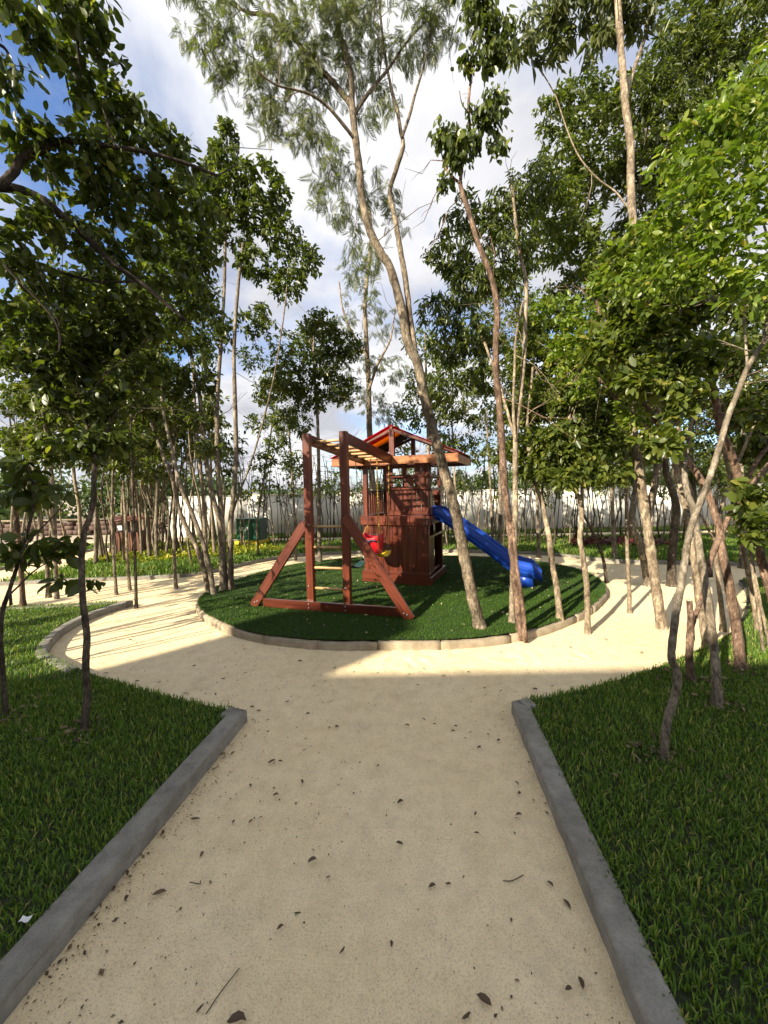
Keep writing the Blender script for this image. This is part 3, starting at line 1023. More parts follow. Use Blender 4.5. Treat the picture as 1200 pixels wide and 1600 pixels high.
def beam(name, p0, p1, w, h, mat, parent, up=(0, 0, 1), bev=0.005):
    """a squared timber from p0 to p1; w across, h along the up direction"""
    p0 = Vector(p0); p1 = Vector(p1)
    x = p1 - p0; Ln = x.length; x.normalize()
    u = Vector(up); y = u.cross(x)
    if y.length < 1e-4: y = Vector((0, 1, 0)).cross(x)
    y.normalize(); z = x.cross(y)
    key = (round(Ln, 3), round(w, 3), round(h, 3), mat)
    if key not in BOXES:
        bm = bmesh.new()
        bmesh.ops.create_cube(bm, size=1)
        bmesh.ops.scale(bm, vec=(Ln, w, h), verts=bm.verts)
        bmesh.ops.bevel(bm, geom=bm.edges[:], offset=min(bev, w * .2, h * .2), segments=1, affect='EDGES', profile=0.5)
        me = bpy.data.meshes.new(name); bm.to_mesh(me); bm.free()
        me.materials.append(M[mat]); BOXES[key] = me
    o = bpy.data.objects.new(name, BOXES[key])
    c = (p0 + p1) / 2
    Mx = Matrix(((x[0], y[0], z[0], c[0]), (x[1], y[1], z[1], c[1]), (x[2], y[2], z[2], c[2]), (0, 0, 0, 1)))
    return place(o, Mx, parent)


def rod(name, p0, p1, r, mat, parent, k=10):
    p0 = np.array(p0, float); p1 = np.array(p1, float)
    V, q, t = tube_np(np.array([p0, p1]), r, k)
    return obj_np(name, V, q, t, M[mat], False, parent)


def bolts(part, pts, nrm):
    for p in pts:
        n = unit(np.array(nrm, float)); p = np.array(p, float)
        V, q, t = tube_np(np.array([p - n * 0.002, p + n * 0.006, p + n * 0.009]), [0.011, 0.011, 0.006], 8)
        obj_np('bolt', V, q, t, M['metal'], False, part)


ps = empty('play_structure', L3(0, 0.4, ZI))
tag(ps, 'red-brown timber play tower with monkey bars, gabled canvas roof and blue slide', 'playset')
hw, dp = 0.525, 0.95
# ladder frame
la = np.array([math.cos(R(-16)), math.sin(R(-16)), 0]); lf = np.array([-la[1], la[0], 0])    # along, and back
LC = np.array([-0.725, 4.905, 0])
def LP(a, b, z): return LC + la * a + lf * b + np.array([0, 0, z])
TOPZ = 2.38
pL, pR = -0.253, 0.253
for a in (pL, pR):
    o = beam('post', LP(a, 0, ZI - 0.02), LP(a, 0, TOPZ), 0.095, 0.085, 'wood', ps, up=lf)
    bolts(o, [LP(a - 0.012, -0.0440, 0.42), LP(a + 0.012, -0.0440, 1.22)], -lf)
pl = beam('ground_plank', LP(-0.93, -0.065, ZI + 0.065), LP(1.02, -0.065, ZI + 0.065), 0.042, 0.115, 'wood', ps)
bolts(pl, [LP(pL, -0.087, ZI + 0.09), LP(pL, -0.087, ZI + 0.04), LP(pR, -0.087, ZI + 0.09), LP(pR, -0.087, ZI + 0.04)], -lf)
for a0, a1, z1 in ((-1.10, pL - 0.055, 1.24), (1.09, pR + 0.02, 1.33)):
    b_ = 0.0 if a0 < 0 else -0.112
    o = beam('brace', LP(a0, b_ if a0 > 0 else -0.045, ZI + 0.0), LP(a1, b_ + (0.04 if a0 > 0 else 0), z1), 0.045, 0.125, 'wood', ps, up=la * (1 if a0 < 0 else -1) + np.array([0, 0, 0.5]))
    sg = 1 if a0 < 0 else -1
    bo = -0.068 if a0 < 0 else -0.136
    bolts(o, [LP(a0 + sg * 0.035, bo, ZI + 0.06), LP(a0 + sg * 0.075, bo, ZI + 0.075)], -lf)
for z in (1.195, 0.927, 0.659, 0.39):
    rod('ladder_rung', LP(pL + 0.03, 0, z), LP(pR - 0.03, 0, z), 0.017, 'pine', ps)
# monkey bars: two rails sloping gently to the tower
rl0, rl1 = LP(pL + 0.0, 0.05, TOPZ - 0.07), L3(-0.435, 0.045, 2.09)
rr0, rr1 = LP(pR + 0.0, 0.05, TOPZ - 0.07), L3(0.03, 0.0, 2.09)
rl1 = np.array([-0.19, 6.46, 2.09]); rr1 = np.array([0.22, 6.29, 2.09])
for a, b in ((rl0, rl1), (rr0, rr1)):
    o = beam('monkey_bar_rail', a, b, 0.045, 0.135, 'wood', ps)
for i in range(8):
    f = 0.07 + i * 0.122
    a = rl0 + (rl1 - rl0) * f; b = rr0 + (rr1 - rr0) * f
    e = unit(b - a)
    rod('monkey_bar_rung', a + e * 0.02, b - e * 0.02, 0.017, 'pine', ps)

# tower posts
zt = 2.10
for (u, v, top) in ((-hw, 0, zt), (hw, 0, zt), (-hw, dp, zt), (hw, dp, zt), (-0.10, 0.0, zt), (-0.14, dp, zt)):
    z0 = ZI - 0.02 if abs(u) > 0.3 else 1.18
    beam('post', L3(u, v, z0), L3(u, v, top), 0.075, 0.075, 'wood', ps, up=PV)
# base boards
beam('base_board', L3(-hw - 0.06, -0.062, ZI + 0.10), L3(hw + 0.06, -0.062, ZI + 0.10), 0.045, 0.20, 'wood', ps)
beam('base_board', L3(hw + 0.063, -0.08, ZI + 0.07), L3(hw + 0.063, dp + 0.06, ZI + 0.07), 0.04, 0.13, 'wood', ps)
beam('base_board', L3(-hw - 0.063, -0.04, ZI + 0.07), L3(-hw - 0.063, dp + 0.06, ZI + 0.07), 0.04, 0.13, 'wood', ps)
beam('base_board', L3(hw - 0.02, 0.0, ZI + 0.14), L3(hw - 0.02, dp, ZI + 0.14), 0.04, 0.05, 'wood', ps)
# front slats under the deck
ns = 13
for i in range(ns):
    u = -hw - 0.01 + (i + 0.5) * (2 * hw + 0.02) / ns
    dz = random.uniform(-0.004, 0.004)
    beam('slat', L3(u, -0.052 + random.uniform(-0.003, 0.003), ZI + 0.2), L3(u, -0.052 + random.uniform(-0.003, 0.003), 1.075 + dz), 0.0785, 0.018, 'wood', ps, up=PV)
# left side and back slats under deck
for i in range(11):
    v = 0.02 + (i + 0.5) * 0.92 / 11
    beam('slat', L3(-hw - 0.05, v, ZI + 0.13), L3(-hw - 0.05, v, 1.07), 0.074, 0.018, 'wood', ps, up=PU)
for i in range(6):
    u = hw - 0.04 - (i + 0.5) * 0.085
    beam('slat', L3(u, dp + 0.05, ZI + 0.02), L3(u, dp + 0.05, 1.07), 0.078, 0.018, 'wood', ps, up=PV)
# deck band boards
o = beam('band_board', L3(-hw - 0.07, -0.078, 1.145), L3(hw + 0.075, -0.078, 1.145), 0.04, 0.155, 'wood', ps)
bolts(o, [L3(hw + 0.03, -0.099, z) for z in (1.10, 1.145, 1.19)] + [L3(hw - 0.02, -0.099, z) for z in (1.11, 1.185)], -PV)
o = beam('band_board', L3(-0.10, -0.060, 1.265), L3(hw + 0.04, -0.060, 1.265), 0.04, 0.065, 'wood', ps)
beam('band_board', L3(hw + 0.066, 0.0, 1.145), L3(hw + 0.066, dp + 0.05, 1.145), 0.04, 0.13, 'wood', ps)
beam('band_board', L3(-hw - 0.082, -0.03, 1.145), L3(-hw - 0.082, dp + 0.05, 1.145), 0.04, 0.13, 'wood', ps)
beam('band_board', L3(-hw - 0.07, dp + 0.08, 1.145), L3(hw + 0.07, dp + 0.08, 1.145), 0.04, 0.13, 'wood', ps)
for i in range(9):
    v = 0.02 + (i + 0.5) * 0.93 / 9
    beam('deck_board', L3(-hw + 0.04, v, 1.155), L3(hw - 0.04, v, 1.155), 0.096, 0.025, 'wood', ps)
# guard panel above the deck, right half of the front
for i in range(8):
    u = -0.06 + (i + 0.5) * 0.585 / 8
    beam('slat', L3(u, -0.046, 1.30), L3(u, -0.046, 1.645), 0.066, 0.017, 'wood', ps, up=PV)
beam('panel_rail', L3(-0.12, -0.062, 1.665), L3(hw + 0.03, -0.062, 1.665), 0.045, 0.045, 'wood', ps)
beam('panel_rail', L3(-0.12, -0.058, 1.86), L3(hw + 0.03, -0.058, 1.86), 0.04, 0.04, 'wood', ps)
beam('window_board', L3(-0.06, -0.05, 1.69), L3(-0.06, -0.05, 2.06), 0.085, 0.02, 'wood', ps, up=PV)
beam('window_board', L3(0.21, -0.05, 1.69), L3(0.21, -0.05, 1.84), 0.07, 0.02, 'wood', ps, up=PV)
beam('window_board', L3(0.29, -0.05, 1.69), L3(0.29, -0.05, 1.84), 0.07, 0.02, 'wood', ps, up=PV)
beam('window_board', L3(0.40, -0.05, 1.69), L3(0.40, -0.05, 2.06), 0.10, 0.02, 'wood', ps, up=PV)
beam('window_board', L3(0.485, -0.052, 1.69), L3(0.485, -0.052, 2.06), 0.06, 0.02, 'wood', ps, up=PV)
# back guard
for i in range(12):
    if i == 6: continue
    u = -hw + 0.04 + (i + 0.5) * 0.97 / 12
    beam('slat', L3(u, dp + 0.045, 1.22), L3(u, dp + 0.045, 1.60), 0.068, 0.017, 'wood', ps, up=PV)
for z in (1.62, 1.86):
    beam('panel_rail', L3(-hw, dp + 0.06, z), L3(hw, dp + 0.06, z), 0.035, 0.04, 'wood', ps)
# right side guard beside the slide mouth
for v in (0.07, 0.15, 0.80, 0.88):
    beam('slat', L3(hw + 0.045, v, 1.22), L3(hw + 0.045, v, 1.62), 0.066, 0.017, 'wood', ps, up=PU)
beam('panel_rail', L3(hw + 0.06, 0.0, 1.64), L3(hw + 0.06, dp, 1.64), 0.035, 0.04, 'wood', ps)
beam('panel_rail', L3(hw + 0.06, 0.0, 1.86), L3(hw + 0.06, dp, 1.86), 0.035, 0.035, 'wood', ps)
for i in range(4):
    v = 0.08 + i * 0.23
    if 1 <= i <= 2: continue
    beam('window_board', L3(hw + 0.045, v, 1.66), L3(hw + 0.045, v, 2.06), 0.07, 0.02, 'wood', ps, up=PU)
# left side guard
for i in range(9):
    v = 0.05 + (i + 0.5) * 0.88 / 9
    beam('slat', L3(-hw - 0.045, v, 1.22), L3(-hw - 0.045, v, 1.60), 0.06, 0.017, 'wood', ps, up=PU)
beam('panel_rail', L3(-hw - 0.06, 0.0, 1.62), L3(-hw - 0.06, dp, 1.62), 0.035, 0.04, 'wood', ps)
# climbing rungs on the open right side below the deck
for z in (0.86, 1.12):
    rod('side_rung', L3(hw + 0.02, 0.03, z), L3(hw + 0.02, dp - 0.03, z), 0.02, 'pine', ps)
for v in (0.12, 0.2, 0.28, 0.36):
    beam('slat', L3(hw + 0.01, v, ZI + 0.02), L3(hw + 0.01, v, 0.84), 0.07, 0.017, 'wood', ps, up=PU)
rod('side_pole', L3(hw + 0.02, 0.45, 0.85), L3(hw + 0.02, 0.45, 1.12), 0.012, 'metal', ps)
# roof
ru0, ru1, rv0, rv1 = -1.02, 1.08, -0.23, 1.00
ez, az_ = 2.105, 2.62
o = beam('eave_beam', L3(ru0, rv0, ez), L3(ru1, rv0, ez), 0.045, 0.125, 'wood_sunlit', ps)
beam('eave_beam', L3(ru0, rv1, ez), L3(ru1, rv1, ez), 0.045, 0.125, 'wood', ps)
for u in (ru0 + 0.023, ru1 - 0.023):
    beam('eave_beam', L3(u, rv0 + 0.025, ez - 0.002), L3(u, rv1 - 0.025, ez - 0.002), 0.044, 0.12, 'wood_sunlit' if u > 0 else 'wood', ps)
for u in (-hw, hw):
    beam('roof_joist', L3(u, rv0 + 0.03, ez - 0.01), L3(u, rv1 - 0.03, ez - 0.01), 0.045, 0.09, 'wood', ps)
for v in (0.0, dp):
    beam('roof_joist', L3(ru0 + 0.05, v + 0.06, ez - 0.02), L3(ru1 - 0.05, v + 0.06, ez - 0.02), 0.04, 0.08, 'wood', ps)
ruc = (ru0 + ru1) / 2
for v in (rv0 + 0.03, rv1 - 0.03):
    beam('king_post', L3(ruc, v, ez + 0.05), L3(ruc, v, az_ - 0.03), 0.085 if v < 0.4 else 0.075, 0.06, 'wood', ps, up=PV)
    for u1 in (ru0 + 0.01, ru1 - 0.01):
        beam('rafter', L3(ruc, v, az_ - 0.03), L3(u1, v, ez + 0.07), 0.04, 0.05, 'wood', ps)
beam('ridge_beam', L3(ruc, rv0 - 0.01, az_ - 0.015), L3(ruc, rv1 + 0.01, az_ - 0.015), 0.045, 0.06, 'wood', ps)
# soffit boards under both overhangs
for u0_, u1_ in ((ru0 + 0.06, -hw - 0.09), (hw + 0.1, ru1 - 0.06)):
    k = 4
    for i in range(k):
        u = u0_ + (i + 0.5) * (u1_ - u0_) / k
        beam('soffit_board', L3(u, rv0 + 0.05, ez + 0.045), L3(u, rv1 - 0.05, ez + 0.045), abs(u1_ - u0_) / k - 0.012, 0.016, 'wood', ps)
# canvas in stripes over both slopes
vs0 = [rv0 - 0.03, rv0 + 0.44, rv0 + 0.76, rv1 + 0.03]
for sgn, ue in ((-1, ru0 - 0.03), (1, ru1 + 0.03)):
    for i, mt in enumerate(('tarp_red', 'tarp_yellow', 'tarp_blue')):
        nn = 10
        Vt = []
        for k in range(nn + 1):
            f = k / nn
            u = ruc + (ue - ruc) * f
            z = az_ + 0.032 + (ez + 0.075 - az_ - 0.032) * f - 0.012 * math.sin(math.pi * f)
            for v in (vs0[i] + (0.0 if i == 0 else 0.001), vs0[i + 1] - 0.001):
                Vt.append(L3(u, v, z))
        Vt = np.array(Vt)
        up = np.array([0, 0, 0.006])
        Vt2 = np.concatenate([Vt, Vt + up])
        m_ = len(Vt)
        q = []
        for k in range(nn):
            a = k * 2
            q += [(a, a + 1, a + 3, a + 2), (m_ + a, m_ + a + 2, m_ + a + 3, m_ + a + 1), (a, a + 2, m_ + a + 2, m_ + a), (a + 1, m_ + a + 1, m_ + a + 3, a + 3)]
        q += [(0, m_, m_ + 1, 1), (2 * nn, 2 * nn + 1, m_ + 2 * nn + 1, m_ + 2 * nn)]
        obj_np('roof_canvas', Vt2, np.array(q), None, M[mt], False, ps)
# chimney-like lantern post end seen through the gable
beam('finial_post', L3(0.42, rv1 - 0.04, ez + 0.05), L3(0.42, rv1 - 0.04, ez + 0.20), 0.07, 0.07, 'wood_sunlit', ps, up=PV)

# slide: swept channel
sp_ = [(-0.08, 1.20), (0.10, 1.19), (0.30, 1.08), (0.51, 0.93), (0.78, 0.74), (1.0, 0.58), (1.22, 0.42), (1.38, 0.345), (1.55, 0.325), (1.63, 0.30), (1.70, 0.265)]
wl_ = [0.14, 0.15, 0.165, 0.17, 0.175, 0.175, 0.17, 0.17, 0.15, 0.10, 0.045]
pp = spline(np.array([(a, b, w) for (a, b), w in zip(sp_, wl_)]), 6)
scn = 0.50
Vs = []
prof_n = None
for (s_, z_, wl) in pp:
    # section across v: outer lip, rim, wall, bed, wall, rim, lip
    W2 = 0.235
    bedw = 0.155
    sec = [(-W2, z_ - 0.055), (-W2, z_ + wl * 0.55), (-W2 + 0.012, z_ + wl), (-W2 + 0.04, z_ + wl + 0.008), (-W2 + 0.058, z_ + wl * 0.9), (-bedw, z_ + 0.02), (-bedw + 0.05, z_), (0, z_ - 0.006),
           (bedw - 0.05, z_), (bedw, z_ + 0.02), (W2 - 0.058, z_ + wl * 0.9), (W2 - 0.04, z_ + wl + 0.008), (W2 - 0.012, z_ + wl), (W2, z_ + wl * 0.55), (W2, z_ - 0.055), (W2 - 0.02, z_ - 0.055), (0, z_ - 0.03), (-W2 + 0.02, z_ - 0.055)]
    base = np.array([0.86, 6.57, 0])
    prof_n = len(sec)
    for (v, z) in sec:
        Vs.append(base + PU * s_ + PV * v + np.array([0, 0, z]))
Vs = np.array(Vs)
ms = len(pp)
i = np.arange(ms - 1)[:, None] * prof_n; j = np.arange(prof_n)[None, :]; j2 = (j + 1) % prof_n
q = np.stack([i + j, i + j2, i + prof_n + j2, i + prof_n + j], -1).reshape(-1, 4)
# end caps as fans
c0 = len(Vs)
Vs = np.concatenate([Vs, Vs[:prof_n].mean(0)[None], Vs[-prof_n:].mean(0)[None]])
jj = np.arange(prof_n)
t = np.concatenate([np.stack([(jj + 1) % prof_n, jj, np.full(prof_n, c0)], -1), np.stack([c0 - prof_n + jj, c0 - prof_n + (jj + 1) % prof_n, np.full(prof_n, c0 + 1)], -1)])
slide = obj_np('slide', Vs, q, t, M['blue'], True, ps)
# raised ribs on the slide's outer sides and its foot
for sgn in (-1, 1):
    for off in (0.035, 0.095):
        P = np.array([np.array([0.86, 6.57, 0]) + PU * s_ + PV * (sgn * 0.236) + np.array([0, 0, z_ - 0.03 + off * (wl / 0.17)]) for (s_, z_, wl) in pp[4:-10]])
        V, q, t = tube_np(P, 0.009, 6)
        obj_np('slide_rib', V, q, t, M['blue'], True, slide)
mb = MB()
for (a0, a1, zz0, zz1) in ((1.37, 1.56, ZI - 0.01, 0.31),):
    n0 = np.array([0.86, 6.57, 0])
    pts = []
    for z, gr in ((zz0, 0.0), (zz1, 0.015)):
        for (s_, v) in ((a0 - 0.02 + gr, -0.21), (a1 + 0.02 - gr, -0.21), (a1 + 0.02 - gr, 0.21), (a0 - 0.02 + gr, 0.21)):
            pts.append(n0 + PU * s_ + PV * v + np.array([0, 0, z]))
    mb.add(pts, [(0, 3, 2, 1), (4, 5, 6, 7), (0, 1, 5, 4), (1, 2, 6, 5), (2, 3, 7, 6), (3, 0, 4, 7)])
mb.build('slide_foot', M['blue'], slide)

# swings: each hangs from the monkey bars as a thing of its own
def chain(name, p0, p1, mat, parent, link=0.03, r=0.0035):
    p0 = np.array(p0, float); p1 = np.array(p1, float)
    d = p1 - p0; Ln = np.linalg.norm(d); d /= Ln
    n = int(Ln / (link * 0.8))
    a = unit(np.cross(d, np.array([0.3, 1, 0.1]))); b = np.cross(d, a)
    mbx = MB()
    tt = np.linspace(0, 2 * np.pi, 8, endpoint=False)
    for i in range(n):
        c = p0 + d * (i + 0.5) * Ln / n
        e = a if i % 2 else b
        P = np.array([c + d * math.cos(x) * link * 0.5 + e * math.sin(x) * link * 0.22 for x in tt] + [c + d * link * 0.5])
        mbx.tube(P, r, 4, False)
    return mbx.build(name, M[mat], parent, True)


def belt_swing(label, tops, seat_c, half, mat, under, cm, sag=0.06, w=0.14):
    a0 = np.array(tops[0]); a1 = np.array(tops[1])
    e = unit((a1 - a0) * np.array([1, 1, 0])); f = np.array([-e[1], e[0], 0])
    c = np.array(seat_c)
    root = empty('swing', c); tag(root, label, 'swing', 'swings under the monkey bars')
    n = 12
    V = []
    for k in range(n + 1):
        s_ = -1 + 2 * k / n
        z = sag * (s_ * s_) - sag * 0.3
        wd = w * (1 - 0.35 * abs(s_) ** 4)
        for v, dz in ((-wd / 2, 0.012), (-wd / 4, 0), (wd / 4, 0), (wd / 2, 0.012)):
            V.append(c + e * half * s_ + f * v + np.array([0, 0, z + dz]))
    V = np.array(V); m_ = len(V)
    V = np.concatenate([V, V - np.array([0, 0, 0.012])])
    q = []
    for k in range(n):
        for j in range(3):
            a = k * 4 + j
            q += [(a, a + 1, a + 5, a + 4), (m_ + a, m_ + a + 4, m_ + a + 5, m_ + a + 1)]
        a = k * 4
        q += [(a, a + 4, m_ + a + 4, m_ + a), (a + 3, m_ + a + 3, m_ + a + 7, a + 7)]
    obj_np('swing_seat', V, np.array(q), None, M[mat], True, root)
    for sg, tp in ((-1, a0), (1, a1)):
        end = c + e * half * sg + np.array([0, 0, sag * 0.75])
        apex = end + np.array([0, 0, 0.09])
        mbx = MB()
        loop = [end + f * 0.05, apex, end - f * 0.05, end + f * 0.05]
        mbx.tube(np.array(loop), 0.004, 5)
        mbx.build('hanger', M['metal'], root)
        chain('chain', tp, apex, cm, root)
        rod('swing_hook', tp, tp + np.array([0, 0, 0.05]), 0.008, 'metal', root, 6)


def on_rail(a, b, Y):
    f = (Y - a[1]) / (b[1] - a[1])
    p = a + (b - a) * f
    return p - np.array([0, 0, 0.11])


belt_swing('yellow belt swing on yellow chains in front of the tower', [on_rail(rr0, rr1, 5.66), on_rail(rr0, rr1, 6.02)], np.array([-0.02, 5.84, 0.655]), 0.17, 'yellow', 'yellow', 'chain_yellow')
belt_swing('dark teal belt swing on dark chains behind the ladder posts', [on_rail(rl0, rl1, 5.62), on_rail(rl0, rl1, 6.02)], np.array([-0.44, 5.90, 0.48]), 0.19, 'darkgreen', 'teal', 'chain_dark')
# bucket swing
bc = np.array([-0.17, 6.0, 0.80])
bs = empty('swing', bc); tag(bs, 'red plastic bucket toddler swing hanging before the slatted tower front', 'swing', 'swings under the monkey bars')
ring = []
na = 20
lev = [(-0.155, 0.075, 0.06), (-0.14, 0.11, 0.085), (-0.06, 0.145, 0.105), (0.05, 0.165, 0.125), (0.13, 0.172, 0.132), (0.145, 0.165, 0.125), (0.13, 0.150, 0.112), (0.03, 0.140, 0.102), (-0.10, 0.10, 0.075)]
eb = np.array([0.87, -0.49, 0]); fb = np.array([0.49, 0.87, 0])
for (z, a, b) in lev:
    for k in range(na):
        th = 2 * math.pi * k / na
        dip = 0.035 * math.cos(2 * th) if z > 0.1 else 0
        ring.append(bc + eb * a * math.cos(th) + fb * b * math.sin(th) + np.array([0, 0, z + dip]))
ring = np.array(ring); nl = len(lev)
i = np.arange(nl - 1)[:, None] * na; j = np.arange(na)[None, :]; j2 = (j + 1) % na
q = np.stack([i + j, i + j2, i + na + j2, i + na + j], -1).reshape(-1, 4)
V = np.concatenate([ring, ring[:na].mean(0)[None], ring[-na:].mean(0)[None]])
jj = np.arange(na)
t = np.concatenate([np.stack([(jj + 1) % na, jj, np.full(na, nl * na)], -1), np.stack([(nl - 1) * na + jj, (nl - 1) * na + (jj + 1) % na, np.full(na, nl * na + 1)], -1)])
bk = obj_np('bucket_seat', V, q, t, M['red'], True, bs)
mb = MB()
for sg in (-1, 1):
    P = np.array([bc + eb * (0.10 * math.sin(x)) + fb * (-0.135) + np.array([0, 0, 0.03 + 0.05 * math.cos(x)]) + eb * sg * 0.07 for x in np.linspace(-1.2, 1.2, 7)])
    mb.tube(P, 0.012, 6)
mb.build('tray_grip', M['navy'], bk, True)
beam('tray_badge', bc - fb * 0.15 - eb * 0.075 + np.array([0, 0, 0.03]), bc - fb * 0.15 - eb * 0.005 + np.array([0, 0, 0.03]), 0.02, 0.05, 'teal', bk)
mb = MB()
mb.tube(np.array([bc + eb * 0.15 * sx * abs(math.cos(0)) + np.array([0, 0, 0.15]) for sx in (-1, -0.3, 0.3, 1)]), 0.006, 5)
mb.build('front_bar', M['navy'], bs)
for tp, ex in ((np.array([-0.19, 5.98, 2.13]), -1), (np.array([-0.10, 6.12, 2.11]), 1)):
    apex = bc + eb * 0.10 * ex + np.array([0, 0, 0.30])
    chain('chain', tp, apex, 'chain_dark' if ex < 0 else 'chain_yellow', bs)
    mb = MB()
    for sg in (-1, 1):
        mb.tube(np.array([apex, bc + eb * 0.15 * ex + fb * 0.09 * sg + np.array([0, 0, 0.15])]), 0.005, 5)
    mb.build('bridle_rope', M['chain_yellow'], bs)

# ------------------------------------------------------------------ far things
# white perimeter wall, cast in panels
wl = empty('perimeter_wall', (3, 14.7, 0))
tag(wl, 'long cream-white rendered boundary wall behind the rows of saplings', 'wall')
x = -8.2
while x < 30:
    x2 = x + 3.0
    h = 1.50 + 0.004 * (x + 8)
    mb = MB(); mb.box(x + 0.0015, x2 - 0.0015, 14.7, 14.86, -0.05, h)
    mb.build('wall_panel', M['wall'], wl)
    mb = MB(); mb.box(x, x2, 14.68, 14.88, h, h + 0.035)
    mb.build('wall_cap', M['wall'], wl)
    x = x2

# green utility cabinet on a yellow plinth
ub = empty('utility_cabinet', (-4.1, 11.55, 0))
tag(ub, 'green metal utility cabinet with white lettering on a yellow plinth', 'cabinet')
ca = np.array([math.cos(R(-6)), math.sin(R(-6)), 0]); cb = np.array([-ca[1], ca[0], 0])
def CB(a, b, z): return np.array([-4.1, 11.55, 0]) + ca * a + cb * b + np.array([0, 0, z])
beam('plinth', CB(-0.42, 0.28, 0.09), CB(0.46, 0.28, 0.09), 0.66, 0.20, 'yellowpaint', ub, bev=0.012)
beam('cabinet_body', CB(-0.37, 0.28, 0.50), CB(0.38, 0.28, 0.50), 0.52, 0.62, 'boxgrey', ub, bev=0.012)
beam('cabinet_lid', CB(-0.38, 0.285, 0.832), CB(0.39, 0.285, 0.832), 0.56, 0.045, 'boxgreen', ub, bev=0.012)
beam('door', CB(-0.36, 0.012, 0.50), CB(0.12, 0.012, 0.50), 0.03, 0.58, 'boxgreen', ub)
dr = beam('door', CB(0.13, 0.012, 0.50), CB(0.36, 0.012, 0.50), 0.026, 0.58, 'boxgreen', ub)
beam('handle', CB(0.16, -0.008, 0.46), CB(0.16, -0.008, 0.56), 0.02, 0.02, 'pot', dr)
for i in range(5):
    beam('vent_slat', CB(0.20, -0.006, 0.36 + i * 0.05), CB(0.33, -0.006, 0.36 + i * 0.05), 0.012, 0.016, 'pot', dr)
LET = {'H': ["101", "101", "111", "101", "101"], 'E': ["111", "100", "110", "100", "111"], 'O': ["111", "101", "101", "101", "111"], 'I': ["1", "1", "1", "1", "1"]}
xo = -0.28
for ch in 'HEOI':
    mb = MB()
    rows = LET[ch]; cw = 0.020
    for r_, row in enumerate(rows):
        for c_, b_ in enumerate(row):
            if b_ == '1':
                p = [CB(xo + c_ * cw, -0.0055, 0.60 - r_ * 0.020), CB(xo + (c_ + 1) * cw, -0.0055, 0.60 - r_ * 0.020), CB(xo + (c_ + 1) * cw, -0.0055, 0.58 - r_ * 0.020), CB(xo + c_ * cw, -0.0055, 0.58 - r_ * 0.020)]
                mb.add(p, [(3, 2, 1, 0)])
    mb.build('letter', M['white'], ub)
    xo += (len(rows[0]) + 1) * cw * 1.05

# wooden litter bin on posts
lb = empty('litter_bin', (-6.75, 10.3, 0))
tag(lb, 'brown slatted timber litter bin on posts beside the far sand path', 'bin')
def LB(a, b, z): return np.array([-6.75, 10.3, 0]) + np.array([a, b, z])
for a in (-0.33, 0.33):
    for b in (-0.2, 0.2):
        beam('post', LB(a, b, 0), LB(a, b, 0.98), 0.05, 0.05, 'binwood', lb, up=(0, 1, 0))
for i in range(8):
    a = -0.29 + i * 0.083
    beam('slat', LB(a, -0.235, 0.16), LB(a, -0.235, 0.66), 0.074, 0.018, 'binwood', lb, up=(0, 1, 0))
    beam('slat', LB(a, 0.235, 0.16), LB(a, 0.235, 0.66), 0.074, 0.018, 'binwood', lb, up=(0, 1, 0))
for i in range(5):
    b = -0.17 + i * 0.085
    for a in (-0.365, 0.365):
        beam('slat', LB(a, b, 0.16), LB(a, b, 0.66), 0.074, 0.018, 'binwood', lb, up=(1, 0, 0))
beam('liner', LB(-0.29, 0, 0.42), LB(0.29, 0, 0.42), 0.36, 0.50, 'pot', lb)
for sg in (-1, 1):
    beam('roof_board', LB(-0.42, sg * 0.15, 1.02), LB(0.42, sg * 0.15, 1.02), 0.32, 0.02, 'binwood', lb, up=(0, sg * 0.35, 1))
beam('sign_board', LB(-0.24, -0.235, 0.78), LB(0.0, -0.235, 0.78), 0.012, 0.12, 'white', lb)

# low brown wall on the far left
lw = empty('low_wall', (-16, 16.3, 0))
tag(lw, 'low brown stone wall far off on the left beneath dark trees', 'wall')
x = -24
while x < -9.4:
    w = random.uniform(0.26, 0.5)
    z = 0
    for c in range(3):
        hh = random.uniform(0.16, 0.2)
        xx = x + random.uniform(-0.1, 0.1)
        mb = MB(); mb.box(xx + 0.012, xx + w - 0.012, 16.2 + random.uniform(-0.03, 0.03), 16.55, z + 0.006, z + hh)
        mb.build('stone', M['lowwall'], lw)
        z += hh
    x += w
mb = MB(); mb.box(-24, -9.3, 16.16, 16.6, 0.6, 0.655); mb.build('wall_cap', M['edging'], lw)


